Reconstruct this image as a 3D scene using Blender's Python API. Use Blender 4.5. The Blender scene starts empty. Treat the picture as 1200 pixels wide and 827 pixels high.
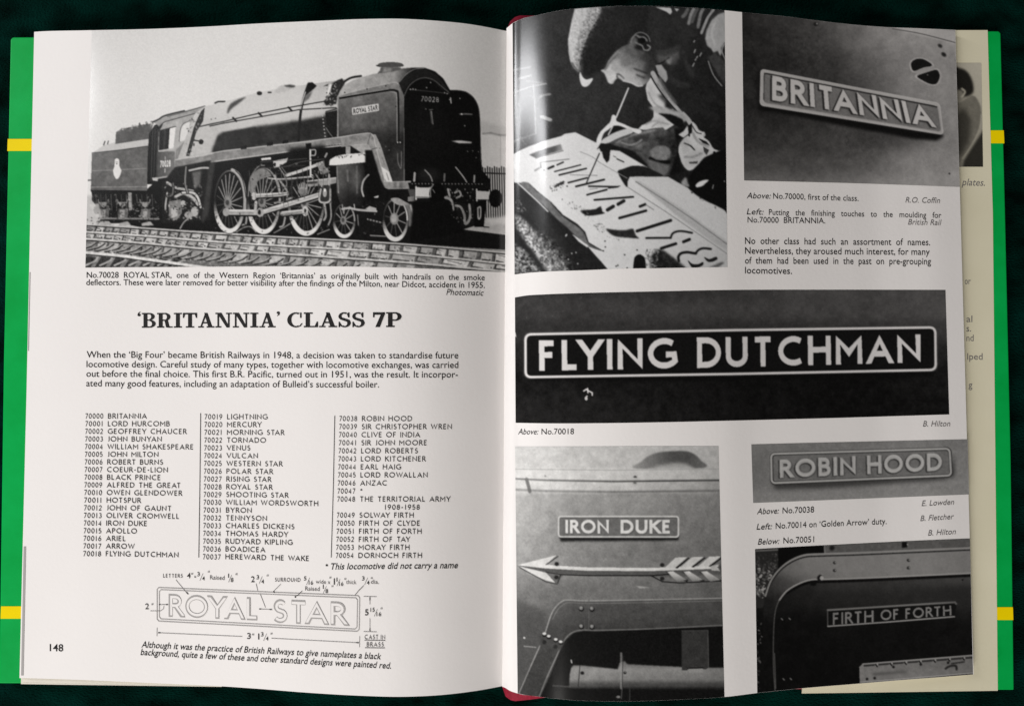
import bpy, math, random
import numpy as np

random.seed(7)
rng = np.random.default_rng(7)
scene = bpy.context.scene
C = scene.collection

# ------------------------------------------------------------------ camera, world, lamp, exposure
F_PX, W_PX, H_PX = 900.0, 1200.0, 827.0          # the photograph's size and its focal length in pixels
CAM_H, TILT = 0.3418, math.radians(2.0)
CAM_Y = -CAM_H * math.tan(TILT)
cam_data = bpy.data.cameras.new('camera')
cam_data.sensor_width = 36.0
cam_data.lens = 36.0 * F_PX / W_PX
cam_data.clip_start = 0.01
cam_data.clip_end = 50
cam = bpy.data.objects.new('camera', cam_data)
C.objects.link(cam)
cam.location = (0, CAM_Y, CAM_H)
cam.rotation_euler = (TILT, 0, 0)
scene.camera = cam

world = bpy.data.worlds.new('World')
scene.world = world
world.use_nodes = True
bg = world.node_tree.nodes['Background']
bg.inputs['Color'].default_value = (0.95, 0.9, 0.86, 1)
bg.inputs['Strength'].default_value = 0.05


def lamp(name, loc, target, sx, sy, energy, col):
    d = bpy.data.lights.new(name, 'AREA')
    d.shape = 'RECTANGLE'
    d.size, d.size_y, d.energy, d.color = sx, sy, energy, col
    o = bpy.data.objects.new(name, d)
    C.objects.link(o)
    o.location = loc
    from mathutils import Vector
    o.rotation_euler = (Vector(target) - Vector(loc)).to_track_quat('-Z', 'Y').to_euler()
    return o


lamp('window_light', (-1.08, 0.55, 0.55), (0.0, 0.0, 0.0), 0.13, 0.80, 9.4, (0.975, 0.98, 1.0))
lamp('room_light', (-0.7, -1.5, 1.3), (0.0, 0, 0), 1.0, 1.0, 47.0, (1.0, 0.965, 0.925))

scene.view_settings.view_transform = 'Standard'
scene.view_settings.look = 'None'
scene.view_settings.exposure = 0.0
scene.view_settings.gamma = 1.0


# ------------------------------------------------------------------ numbers: from the photograph's pixels to the book's surfaces
def hermite(xs, ys):
    xs, ys = np.array(xs, float), np.array(ys, float)
    m = np.gradient(ys, xs)

    def f(x):
        x = np.clip(np.asarray(x, float), xs[0], xs[-1])
        i = np.clip(np.searchsorted(xs, x) - 1, 0, len(xs) - 2)
        h = xs[i + 1] - xs[i]
        t = (x - xs[i]) / h
        return ((2 * t**3 - 3 * t**2 + 1) * ys[i] + (t**3 - 2 * t**2 + t) * h * m[i]
                + (-2 * t**3 + 3 * t**2) * ys[i + 1] + (t**3 - t**2) * h * m[i + 1])
    return f


# height of the paper above the cloth, across each page from fore-edge/gutter (metres)
ZL = hermite([0, .125, .258, .391, .48, .614, .712, .783, .854, .925, .97, 1.0],
             [.0080, .0104, .0124, .0154, .0179, .0218, .0238, .0242, .0228, .0191, .0155, .0125])
ZR = hermite([0, .015, .033, .071, .126, .182, .238, .294, .387, .48, .548, .647, .758, .814, .87, .944, 1.0],
             [.0125, .0174, .0199, .0250, .0292, .0311, .0320, .0321, .0309, .0282, .0248, .0204, .0154, .0130, .0115, .0098, .0076])


def left_edge(y): return 40 - 16 * (y - 39) / 755.0
def gutter(y): return 593.6 - 5 * (y - 30) / 780.0
def right_edge(y): return 1119.5 + 21.5 * (y - 35) / 755.0


top_left = hermite([22, 47, 100, 175, 250, 300, 375, 430, 470, 510, 550, 596],
                   [39, 37.2, 35.9, 34.2, 31, 28, 24.6, 22.5, 22.3, 24.5, 28.5, 37])
bottom_left = hermite([18, 100, 160, 215, 260, 300, 360, 420, 470, 520, 560, 596],
                      [793.6, 796.3, 799, 801.5, 803.6, 806.3, 811, 814.5, 815.8, 813.5, 808.6, 802])
top_right = hermite([586, 594, 600, 610, 630, 660, 690, 720, 750, 800, 850, 869, 930, 960, 1000, 1030, 1080, 1125],
                    [37, 33, 28, 23, 18, 12, 9.3, 7.5, 7.2, 8.5, 12.5, 14.5, 20.5, 24.5, 29, 31.5, 33.5, 35.5])
bottom_right = hermite([586, 590, 598, 606, 630, 660, 700, 750, 800, 850, 887, 940, 1000, 1060, 1100, 1145],
                       [803.5, 804.5, 809, 811.8, 815.5, 819, 821, 821, 819, 816, 811.5, 806, 801, 796, 793, 789.4])


def unproject(px, py, z):
    """the point at height z that the camera sees at pixel (px, py)"""
    px, py, z = np.broadcast_arrays(np.asarray(px, float), np.asarray(py, float), np.asarray(z, float))
    dx, dy = (px - W_PX / 2) / F_PX, -(py - H_PX / 2) / F_PX
    c, s = math.cos(TILT), math.sin(TILT)
    wy, wz = dy * c + s, dy * s - c
    t = (z - CAM_H) / wz
    return np.stack([dx * t, CAM_Y + wy * t, z], -1)


def on_page(px, py, side, lift=0.0):
    px, py = np.asarray(px, float), np.asarray(py, float)
    if side == 'L':
        z = ZL((px - left_edge(py)) / (gutter(py) - left_edge(py)))
    elif side == 'R':
        z = ZR((px - gutter(py)) / (right_edge(py) - gutter(py)))
    else:
        z = np.full(px.shape, FLAP_Z)
    return unproject(px, py, z + lift)


FLAP_Z = 0.0046


# ------------------------------------------------------------------ materials
def s2l(c):
    c = np.asarray(c, float)
    return np.where(c <= 0.04045, c / 12.92, ((c + 0.055) / 1.055) ** 2.4)


def material(name, col, rough=0.5, spec=0.5):
    m = bpy.data.materials.new(name)
    m.use_nodes = True
    b = m.node_tree.nodes['Principled BSDF']
    b.inputs['Base Color'].default_value = (*col, 1)
    b.inputs['Roughness'].default_value = rough
    b.inputs['Specular IOR Level'].default_value = spec
    return m, m.node_tree.nodes, m.node_tree.links, b


def add_noise(m, scale, c1, c2, bump=0.0, detail=6, bump_scale=None, stretch=(1, 1, 1), dist=0.0002):
    n, l = m.node_tree.nodes, m.node_tree.links
    b = n['Principled BSDF']
    tc, mp = n.new('ShaderNodeTexCoord'), n.new('ShaderNodeMapping')
    mp.inputs['Scale'].default_value = stretch
    l.new(tc.outputs['Object'], mp.inputs['Vector'])
    t = n.new('ShaderNodeTexNoise')
    t.inputs['Scale'].default_value = scale
    t.inputs['Detail'].default_value = detail
    l.new(mp.outputs['Vector'], t.inputs['Vector'])
    r = n.new('ShaderNodeValToRGB')
    r.color_ramp.elements[0].position, r.color_ramp.elements[1].position = 0.3, 0.7
    r.color_ramp.elements[0].color, r.color_ramp.elements[1].color = (*c1, 1), (*c2, 1)
    l.new(t.outputs['Fac'], r.inputs['Fac'])
    l.new(r.outputs['Color'], b.inputs['Base Color'])
    if bump:
        t2 = n.new('ShaderNodeTexNoise')
        t2.inputs['Scale'].default_value = bump_scale or scale
        t2.inputs['Detail'].default_value = 8
        l.new(mp.outputs['Vector'], t2.inputs['Vector'])
        bp = n.new('ShaderNodeBump')
        bp.inputs['Strength'].default_value = bump
        bp.inputs['Distance'].default_value = dist
        l.new(t2.outputs['Fac'], bp.inputs['Height'])
        l.new(bp.outputs['Normal'], b.inputs['Normal'])


M = {}
m, *_ = material('paper', (.8, .77, .74), 0.6, 0.2); add_noise(m, 22, (.785, .757, .748), (.81, .783, .773), 0.2, 5, 650); M['paper'] = m
m, *_ = material('sheet_paper', (.72, .68, .6), 0.6, 0.2); add_noise(m, 60, (.66, .625, .54), (.74, .71, .64), 0.2, 5, 650); M['sheet'] = m
m, *_ = material('page_edges', (.7, .65, .55), 0.8, 0.2); add_noise(m, 25, (.60, .55, .45), (.72, .67, .57), 0.5, 6, 60, (1, 1, 60)); M['edges'] = m
m, *_ = material('flap_paper', (.62, .57, .42), 0.45, 0.35); add_noise(m, 40, (.62, .58, .43), (.66, .62, .47), 0.1, 4, 900); M['flap'] = m
m, *_ = material('green_jacket', (0, .3, .1), 0.5, 0.08); add_noise(m, 60, (.0, .32, .052), (.002, .385, .074), 0.25, 5, 300); M['green'] = m
m, *_ = material('yellow_band', (.8, .6, .01), 0.5, 0.08); add_noise(m, 60, (.80, .60, .0), (.86, .66, .0), 0.05, 4, 500); M['yellow'] = m
m, *_ = material('red_cloth', (.3, .01, .03), 0.75, 0.25); add_noise(m, 700, (.20, .004, .018), (.30, .008, .034), 0.5, 3, 1600); M['red'] = m
m, *_ = material('black_ink', (.018, .017, .017), 0.5, 0.15); M['ink'] = m
m, *_ = material('grey_ink', (.16, .15, .15), 0.5, 0.2); M['grey'] = m
m, *_ = material('pale_grey_ink', (.36, .345, .34), 0.5, 0.2); M['pale'] = m
m, *_ = material('soft_black_ink', (.05, .047, .046), 0.5, 0.15); M['soft'] = m

m, n, l, b = material('green_velvet', (.003, .03, .022), 1.0, 0.02)
add_noise(m, 55, (.0001, .0028, .0019), (.0004, .021, .0155), 1.0, 12, 900, (1, 1.5, 1), 0.0016)
b.inputs['Sheen Weight'].default_value = 0.02
b.inputs['Sheen Roughness'].default_value = 0.4
b.inputs['Sheen Tint'].default_value = (0.05, 0.6, 0.5, 1)
M['velvet'] = m

m, n, l, b = material('printed_halftone', (.5, .5, .5), 0.17, 0.38)
a = n.new('ShaderNodeAttribute'); a.attribute_name = 'ink'
l.new(a.outputs['Color'], b.inputs['Base Color'])
M['halftone'] = m


# ------------------------------------------------------------------ objects
def mesh_object(name, verts, faces, mat, parent=None, smooth=False):
    me = bpy.data.meshes.new(name)
    me.from_pydata([tuple(v) for v in verts], [], [tuple(f) for f in faces])
    me.materials.append(mat)
    me.validate()
    me.update()
    if smooth:
        me.polygons.foreach_set('use_smooth', [True] * len(me.polygons))
    o = bpy.data.objects.new(name, me)
    C.objects.link(o)
    if parent: o.parent = parent
    return o


def grid_faces(nx, ny):
    i = np.arange(nx - 1)[None, :] + np.arange(ny - 1)[:, None] * nx
    i = i.ravel()
    return np.stack([i, i + nx, i + nx + 1, i + 1], -1)


def fast_grid(name, P, nx, ny, mat, parent, colors=None):
    me = bpy.data.meshes.new(name)
    nf = (nx - 1) * (ny - 1)
    me.vertices.add(nx * ny)
    me.vertices.foreach_set('co', np.ascontiguousarray(P, np.float32).ravel())
    me.loops.add(nf * 4)
    me.loops.foreach_set('vertex_index', grid_faces(nx, ny).astype(np.int32).ravel())
    me.polygons.add(nf)
    me.polygons.foreach_set('loop_start', np.arange(0, nf * 4, 4, dtype=np.int32))
    me.polygons.foreach_set('use_smooth', np.ones(nf, bool))
    if colors is not None:
        at = me.color_attributes.new('ink', 'FLOAT_COLOR', 'POINT')
        at.data.foreach_set('color', np.ascontiguousarray(colors, np.float32).ravel())
    me.materials.append(mat)
    me.update(calc_edges=True)
    o = bpy.data.objects.new(name, me)
    C.objects.link(o)
    if parent: o.parent = parent
    return o


def slab(name, outline, z0, z1, mat, parent, bevel=0.0):
    """a flat solid board from a pixel outline (clockwise in the picture) seen at height z1"""
    o = np.array(outline, float)
    P = unproject(o[:, 0], o[:, 1], z1)
    k = len(P)
    Q = P.copy(); Q[:, 2] = z0
    v = np.concatenate([P, Q])
    faces = [tuple(range(k))[::-1], tuple(range(k, 2 * k))]
    faces += [(i, (i + 1) % k, k + (i + 1) % k, k + i) for i in range(k)]
    ob = mesh_object(name, v, faces, mat, parent)
    if bevel:
        bv = ob.modifiers.new('bevel', 'BEVEL'); bv.width = bevel; bv.segments = 3; bv.limit_method = 'ANGLE'
    return ob


# ------------------------------------------------------------------ the setting
v = [(-1.5, -1.5, 0), (1.5, -1.5, 0), (1.5, 1.5, 0), (-1.5, 1.5, 0)]
cloth = mesh_object('tablecloth', v, [(0, 1, 2, 3)], M['velvet'])
cloth['kind'] = 'structure'
cloth['label'] = 'dark green velvety cloth under the open book'

# ------------------------------------------------------------------ the book
book = bpy.data.objects.new('open_book', None)
C.objects.link(book)
book['label'] = 'open hardback railway book with printed locomotive photographs and green jacket edges'
book['category'] = 'book'
book.empty_display_size = 0.05

# boards under the pages (red cloth), the green jacket folded round them
slab('cover_board', [(14, 47), (594, 47), (590, 798), (2, 798)], 0.0006, 0.0038, M['red'], book, 0.0008)
slab('cover_board', [(596, 44), (1169, 40), (1185, 806.5), (592, 809)], 0.0006, 0.0038, M['red'], book, 0.0008)
jl = slab('dust_jacket', [(12, 46), (15, 43.5), (110, 43.5), (100, 800.5), (-1.5, 800.5), (4, 420)], 0.0003, 0.0044, M['green'], book, 0.0006)
jr = slab('dust_jacket', [(1157, 36.5), (1170.5, 36.5), (1173, 39), (1178, 235), (1185, 540), (1188.5, 808), (1169, 808), (1166, 540), (1163, 250), (1159.5, 130)], 0.0003, 0.0044, M['green'], book, 0.0005)
flap = slab('jacket_flap', [(960, 36), (1157.4, 35.6), (1160, 130), (1163.5, 250), (1166.5, 540), (1169.3, 808.8), (940, 812), (945, 420)], 0.0040, FLAP_Z, M['flap'], book)
flap['label'] = 'cream inner flap of the dust jacket with cut-off writing'


def rounded(q, r):
    """a quad with rounded corners"""
    out = []
    P = np.array(q, float)
    for i in range(len(P)):
        a, c, b_ = P[i - 1], P[i], P[(i + 1) % len(P)]
        p0 = c + (a - c) / np.hypot(*(a - c)) * r
        p1 = c + (b_ - c) / np.hypot(*(b_ - c)) * r
        for t in np.linspace(0, 1, 7):
            out.append(tuple((1 - t)**2 * p0 + 2 * t * (1 - t) * c + t * t * p1))
    return out


def band(outline, parent):
    slab('yellow_band', outline, 0.0040, 0.00452, M['yellow'], parent)


band([(9, 163), (38, 163), (38, 177), (8.5, 177)], jl)
band([(1.2, 710), (30, 710), (30, 724.5), (.6, 724.5)], jl)
band([(1159.7, 153), (1176.3, 153), (1177, 168), (1160.5, 168)], jr)
band([(1168.2, 711), (1187, 711), (1187.5, 726), (1168.7, 726)], jr)


# the red cloth of the spine, showing past the head and tail of the pages
def spine():
    nx, ny = 24, 60
    u = np.linspace(0, 1, nx)
    t = np.linspace(0, 1, ny)
    V = []
    for tt in t:
        end = min(tt, 1 - tt) / 0.02
        k = math.sqrt(max(0.0, 1 - max(0, 1 - end) ** 2))
        for uu in u:
            y_end = 821.6 - 9.0 * min(1, uu * 1.8) ** 1.4
            cr = max(0.0, 1 - uu / .09) ** 2
            y_top = 18.5 + 7 * cr
            y_end = y_end - 6 * cr
            y = y_top + tt * (y_end - y_top)
            x0 = gutter(y) - 1.0
            w = 130
            x = x0 + 5 * (1 - k) + uu * w
            V.append(unproject(x, y, 0.002 + 0.0065 * (math.sin(math.pi * min(1, max(0, uu))) ** 0.35 if 0 < uu < 1 else 0) * (0.45 + 0.55 * k)))
    o = fast_grid('spine', np.array(V), nx, ny, M['red'], book)
    return o


spine()


# page blocks: the sheets lying under the two open pages
def block(side):
    e = 0.0
    N = 120
    s = np.linspace(0.006, 0.994, N)
    top, bot = (top_left, bottom_left) if side == 'L' else (top_right, bottom_right)
    rows = []
    for f in (top, bot):
        y0 = 37.0 if f is top else 800.0
        x = np.zeros(N)
        y = np.full(N, y0)
        for _ in range(4):
            a, b_ = (left_edge(y), gutter(y)) if side == 'L' else (gutter(y), right_edge(y))
            x = a + s * (b_ - a)
            y = f(x)
        y = y + (1.6 if f is top else -1.6)
        rows.append(on_page(x, y, side, -0.0004))
    T, B = rows
    T0, B0 = T.copy(), B.copy()
    T0[:, 2] = 0.0039; B0[:, 2] = 0.0039
    V = np.concatenate([T, B, T0, B0])
    F = []
    for i in range(N - 1):
        F.append((i, N + i, N + i + 1, i + 1))
        F.append((2 * N + i, i, i + 1, 2 * N + i + 1))
        F.append((N + i, 3 * N + i, 3 * N + i + 1, N + i + 1))
    F.append((0, 2 * N, 3 * N, N))
    F.append((N - 1, 2 * N - 1, 4 * N - 1, 3 * N - 1))
    return mesh_object('page_block', V, F, M['edges'], book)


block('L'); block('R')

# a few sheets whose edges show past the left page
def under_sheet(outline, lift, parent=book):
    o = np.array(outline, float)
    N = 40
    t = np.linspace(0, 1, N)
    a = np.stack([np.interp(t, [0, 1], [o[0][0], o[1][0]]), np.interp(t, [0, 1], [o[0][1], o[1][1]])], -1)
    b_ = np.stack([np.interp(t, [0, 1], [o[3][0], o[2][0]]), np.interp(t, [0, 1], [o[3][1], o[2][1]])], -1)
    V = np.concatenate([on_page(a[:, 0], a[:, 1], 'L', lift), on_page(b_[:, 0], b_[:, 1], 'L', lift)])
    return mesh_object('sheet', V, [(i, N + i, N + i + 1, i + 1) for i in range(N - 1)], M['sheet'], parent)


sh1 = under_sheet([(41.5, 40), (240, 38), (205, 797), (22.8, 794)], -0.0009)
sh1.data.materials[0] = M['paper']
sh2 = under_sheet([(46, 46), (240, 45), (235, 803.5), (24.5, 798.5)], -0.0016)
sh3 = under_sheet([(47, 48), (240, 47), (260, 804.2), (24.5, 801)], -0.0022)


def strip(x0, y0, x1, y1, w, mat, parent):
    n_ = 12
    yy = np.linspace(y0, y1, n_)
    xx = np.interp(yy, [y0, y1], [x0, x1])
    V = np.concatenate([on_page(xx, yy, 'L', 0.00010), on_page(xx + w, yy, 'L', 0.00010)])
    mesh_object('photograph_edge', V, [(i, n_ + i, n_ + i + 1, i + 1) for i in range(n_ - 1)], mat, parent)


# the two open pages
def page(side):
    nx, ny = 220, 60
    s = np.linspace(0, 1, nx)
    if side == 'R':
        s = s ** 1.35
    top, bot = (top_left, bottom_left) if side == 'L' else (top_right, bottom_right)
    t = np.linspace(0, 1, ny)
    X, Y = np.zeros((ny, nx)), np.tile(37 + t[:, None] * 765, (1, nx))
    for _ in range(5):
        a, b_ = (left_edge(Y), gutter(Y)) if side == 'L' else (gutter(Y), right_edge(Y))
        X = a + s[None, :] * (b_ - a)
        Y = top(X) * (1 - t[:, None]) + bot(X) * t[:, None]
    P = on_page(X, Y, side).reshape(-1, 3)
    return fast_grid('page', P, nx, ny, M['paper'], book)


page_l = page('L')
page_r = page('R')
page_l['label'] = 'left page with one large locomotive photograph, a list of names and a drawing'
page_r['label'] = 'right page with five photographs of nameplates'
strip(left_edge(319) + .5, 319, left_edge(411) + .5, 411, 1.0, M['pale'], page_l)
strip(left_edge(640) + .4, 640, left_edge(791) + .6, 791, 2.8, M['pale'], page_l)


# ------------------------------------------------------------------ printed writing: a stroke alphabet of plain capitals
def arc(cx, cy, rx, ry, a0, a1, n=12):
    return [(cx + rx * math.cos(math.radians(a0 + (a1 - a0) * i / n)), cy + ry * math.sin(math.radians(a0 + (a1 - a0) * i / n))) for i in range(n + 1)]


GLYPHS = {
    'A': (.80, [[(0, 0), (.40, 1), (.80, 0)], [(.15, .30), (.65, .30)]]),
    'B': (.52, [[(0, 0), (0, 1), (.24, 1)] + arc(.24, .77, .22, .23, 90, -90, 8)[1:] + [(0, .54)], [(0, .54), (.26, .54)] + arc(.26, .27, .26, .27, 90, -90, 8)[1:] + [(0, 0)]]),
    'C': (.78, [arc(.50, .5, .50, .5, 55, 305, 18)]),
    'D': (.74, [[(0, 0), (0, 1), (.26, 1)] + arc(.26, .5, .48, .5, 90, -90, 14)[1:] + [(0, 0)]]),
    'E': (.46, [[(.46, 1), (0, 1), (0, 0), (.46, 0)], [(0, .53), (.40, .53)]]),
    'F': (.44, [[(.44, 1), (0, 1), (0, 0)], [(0, .52), (.38, .52)]]),
    'G': (.84, [arc(.50, .5, .50, .5, 52, 322, 18) + [(.86, .45), (.56, .45)]]),
    'H': (.70, [[(0, 0), (0, 1)], [(.70, 0), (.70, 1)], [(0, .53), (.70, .53)]]),
    'I': (.0, [[(0, 0), (0, 1)]]),
    'J': (.22, [[(.22, 1), (.22, .2)] + arc(.06, .16, .16, .16, 0, -90, 5)[1:]]),
    'K': (.62, [[(0, 0), (0, 1)], [(.56, 1), (.02, .48)], [(.16, .62), (.62, 0)]]),
    'L': (.44, [[(0, 1), (0, 0), (.44, 0)]]),
    'M': (.84, [[(0, 0), (0, 1), (.42, .38), (.84, 1), (.84, 0)]]),
    'N': (.72, [[(0, 0), (0, 1), (.72, 0), (.72, 1)]]),
    'O': (.98, [arc(.49, .5, .49, .5, 0, 360, 24)]),
    'P': (.48, [[(0, 0), (0, 1), (.22, 1)] + arc(.22, .74, .26, .26, 90, -90, 8)[1:] + [(0, .48)]]),
    'Q': (.98, [arc(.49, .5, .49, .5, 0, 360, 24), [(.55, .25), (.9, -.08)]]),
    'R': (.56, [[(0, 0), (0, 1), (.22, 1)] + arc(.22, .75, .25, .25, 90, -90, 8)[1:] + [(0, .50)], [(.24, .50), (.56, 0)]]),
    'S': (.46, [arc(.24, .76, .20, .24, 40, 240, 10) + arc(.22, .26, .24, .26, 55, -145, 10)]),
    'T': (.62, [[(0, 1), (.62, 1)], [(.31, 1), (.31, 0)]]),
    'U': (.66, [[(0, 1), (0, .34)] + arc(.33, .33, .33, .33, 180, 360, 12) + [(.66, 1)]]),
    'V': (.76, [[(0, 1), (.38, 0), (.76, 1)]]),
    'W': (1.14, [[(0, 1), (.29, 0), (.57, 1), (.85, 0), (1.14, 1)]]),
    'X': (.68, [[(0, 0), (.66, 1)], [(.68, 0), (.02, 1)]]),
    'Y': (.68, [[(0, 1), (.34, .46), (.68, 1)], [(.34, .46), (.34, 0)]]),
    'Z': (.60, [[(0, 1), (.60, 1), (0, 0), (.60, 0)]]),
    '0': (.54, [arc(.27, .5, .27, .5, 0, 360, 20)]),
    '1': (.30, [[(.15, 0), (.15, 1)]]),
    '2': (.50, [arc(.25, .73, .22, .27, 165, -30, 10) + [(0, 0), (.50, 0)]]),
    '3': (.48, [arc(.22, .76, .20, .24, 140, -90, 10), arc(.22, .27, .25, .27, 90, -145, 10)]),
    '4': (.56, [[(.42, 0), (.42, 1), (0, .27), (.56, .27)]]),
    '5': (.48, [[(.42, 1), (.08, 1), (.04, .56)] + arc(.20, .30, .27, .30, 110, -140, 10)]),
    '6': (.54, [arc(.27, .29, .26, .29, 0, 360, 16), [(.01, .32), (.10, .62), (.36, 1)]]),
    '7': (.50, [[(0, 1), (.50, 1), (.14, 0)]]),
    '8': (.50, [arc(.25, .75, .21, .24, -90, 270, 14), arc(.25, .26, .25, .26, 90, 450, 16)]),
    '9': (.54, [arc(.27, .71, .26, .29, 0, 360, 16), [(.53, .68), (.44, .38), (.18, 0)]]),
    '-': (.30, [[(.0, .4), (.30, .4)]]),
    '*': (.36, [[(.18, .95), (.18, .60)], [(.02, .88), (.34, .68)], [(.34, .88), (.02, .68)]]),
    '.': (.06, [[(.03, 0), (.03, .12)]]),
    "'": (.06, [[(.03, 1), (.03, .72)]]),
}


def ribbon(pts, w, y_lo, y_hi, ends):
    """quads of a stroke of width w along pts with mitred joins"""
    P = np.array(pts, float)
    closed = np.allclose(P[0], P[-1]) and len(P) > 6
    d = np.diff(P, axis=0)
    ln = np.maximum(np.hypot(d[:, 0], d[:, 1]), 1e-9)
    d = d / ln[:, None]
    nrm = np.stack([-d[:, 1], d[:, 0]], -1)
    L, R = [], []
    for i in range(len(P)):
        if i == 0 or i == len(P) - 1:
            if closed:
                n0, n1 = nrm[-1], nrm[0]
                mm = n0 + n1; mm /= max(np.hypot(*mm), 1e-6)
                k = 1 / max(mm @ n1, .45)
                L.append(P[i] + mm * w / 2 * k); R.append(P[i] - mm * w / 2 * k)
                continue
            j = 0 if i == 0 else -1
            a, b_ = P[i] + nrm[j] * w / 2, P[i] - nrm[j] * w / 2
            tgt = ends[0 if i == 0 else 1]
            if tgt is not None and abs(d[j][1]) > .25:
                a = a + d[j] * (tgt - a[1]) / d[j][1]
                b_ = b_ + d[j] * (tgt - b_[1]) / d[j][1]
            L.append(a); R.append(b_)
        else:
            n0, n1 = nrm[i - 1], nrm[i]
            mm = n0 + n1
            q = np.hypot(*mm)
            if q < .35:
                L.append(P[i] + n0 * w / 2); R.append(P[i] - n0 * w / 2)
                L.append(P[i] + n1 * w / 2); R.append(P[i] - n1 * w / 2)
                continue
            mm /= q
            k = 1 / max(mm @ n1, .42)
            L.append(P[i] + mm * w / 2 * k); R.append(P[i] - mm * w / 2 * k)
    L, R = np.array(L), np.array(R)
    L[:, 1] = np.clip(L[:, 1], y_lo, y_hi); R[:, 1] = np.clip(R[:, 1], y_lo, y_hi)
    return [np.array([L[i], L[i + 1], R[i + 1], R[i]]) for i in range(len(L) - 1)]


def caps_quads(text, w=.12, gap=.24, space=.42, grow=0.0):
    """list of strokes (each a list of quads) for a line of capitals, cap height 1, and the line's width"""
    x, out = 0.0, []
    w0 = w
    prev = ''
    for ch in text:
        if ch == ' ':
            x += space
            prev = ''
            continue
        gw, strokes = GLYPHS[ch]
        x += KERN.get(prev + ch, 0.0)
        prev = ch
        for st in strokes:
            lo, hi = st[0][1], st[-1][1]
            tr = lambda v_: 0.0 if abs(v_) < 1e-6 else (1.0 if abs(v_ - 1) < 1e-6 else None)
            pts = [(x + w / 2 + px, w / 2 + py * (1 - w)) for px, py in st]
            out.append(ribbon(pts, w + grow, -.12 if ch == 'Q' else -grow / 2, 1.0 + grow / 2, (tr(lo), tr(hi))))
        x += gw + w + gap
    return out, x - gap


KERN = {'LY': -.22, 'YI': -.02, 'TA': -.20, 'AT': -.18, 'AL': 0, 'YA': -.16, 'AY': -.16, 'LT': -.20, 'LW': -.2, 'WA': -.14, 'FA': -.12, 'PA': -.14, 'VE': -.04, 'RT': -.08, 'RY': -.08, 'OY': -.08, 'KE': -.04, 'AV': -.16, 'TO': -.06, 'ST': -.04, 'OT': -.06, 'DY': -.06, 'AC': -.06, 'LO': -.06, 'RO': -.02, '70': -.04}


class Print:
    """collects flat printed shapes in picture pixels, then lays them on a page as one mesh"""
    def __init__(self): self.v, self.f, self.k, self.off = [], [], 0, []
    def poly(self, pts, level=0):
        n0 = len(self.v)
        self.v += [tuple(p) for p in pts]
        self.off += [self.k * 1.2e-7 + level * 1.5e-5] * len(pts)
        self.f.append(tuple(range(n0, n0 + len(pts))))
    def step(self): self.k += 1
    def tris(self, V, F):
        n0 = len(self.v)
        self.v += [tuple(p) for p in V]
        self.off += [self.k * 1.2e-7] * len(V)
        self.f += [tuple(n0 + i for i in f) for f in F]
        self.step()
    def caps(self, text, x, y, cap, slope=0.0, width=None, w=.12, gap=.24, space=.45, level=0, grow=0.0, sx=1.0):
        st, W = caps_quads(text, w, gap, space, grow)
        k = width / W if width else cap * sx
        for quads in st:
            for q in quads:
                self.poly([(x + p[0] * k, y + slope * p[0] * k - p[1] * cap) for p in q], level)
            self.step()
        return W * k
    def line(self, pts, w, level=0):
        fine = [pts[0]]
        for a, b_ in zip(pts[:-1], pts[1:]):
            k = max(1, int(math.hypot(b_[0] - a[0], b_[1] - a[1]) / 8))
            fine += [(a[0] + (b_[0] - a[0]) * i / k, a[1] + (b_[1] - a[1]) * i / k) for i in range(1, k + 1)]
        pts = fine
        for q in ribbon(pts, w, -1e9, 1e9, (None, None)):
            self.poly(q, level)
        self.step()
    def build(self, name, mat, parent, side, lift=0.00013):
        V = np.array(self.v)
        P = on_page(V[:, 0], V[:, 1], side, lift + np.array(self.off))
        return mesh_object(name, P, self.f, mat, parent)


font_cache = {}


def type_mesh(text, bold):
    key = (text, bold)
    if key not in font_cache:
        cu = bpy.data.curves.new('type', 'FONT')
        cu.body = text
        cu.resolution_u = 3
        cu.offset = bold
        ob = bpy.data.objects.new('type', cu)
        me = bpy.data.meshes.new_from_object(ob)
        V = np.zeros(len(me.vertices) * 3); me.vertices.foreach_get('co', V)
        F = [tuple(p.vertices) for p in me.polygons]
        font_cache[key] = (V.reshape(-1, 3)[:, :2], F)
        bpy.data.objects.remove(ob); bpy.data.curves.remove(cu); bpy.data.meshes.remove(me)
    return font_cache[key]


def type_line(pr, text, x0, y0, x1, y1, cap, italic=False, bold=0.0, sag=0.0):
    """a line of upper and lower case fitted between two points of its baseline"""
    V, F = type_mesh(text, bold)
    lo, hi = V[:, 0].min(), V[:, 0].max()
    u = (V[:, 0] - lo) / (hi - lo)
    h = V[:, 1] / 0.72 * cap
    X = x0 + u * (x1 - x0) + (h * .22 if italic else 0)
    Y = y0 + u * (y1 - y0) + sag * 4 * u * (1 - u) - h
    pr.tris(np.stack([X, Y], -1), F)


# ------------------------------------------------------------------ slab-serif display letters of the headline
def rect(x0, y0, x1, y1): return [(x0, y0), (x1, y0), (x1, y1), (x0, y1)]


def ring(cx, cy, rx, ry, wx, wy, a0, a1, n=14):
    o, i = arc(cx, cy, rx, ry, a0, a1, n), arc(cx, cy, rx - wx, ry - wy, a0, a1, n)
    return [[o[k], o[k + 1], i[k + 1], i[k]] for k in range(n)]


SH, ST = .085, .23


def foot(x0, x1, y): return rect(x0, y, x1, y + SH)


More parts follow.
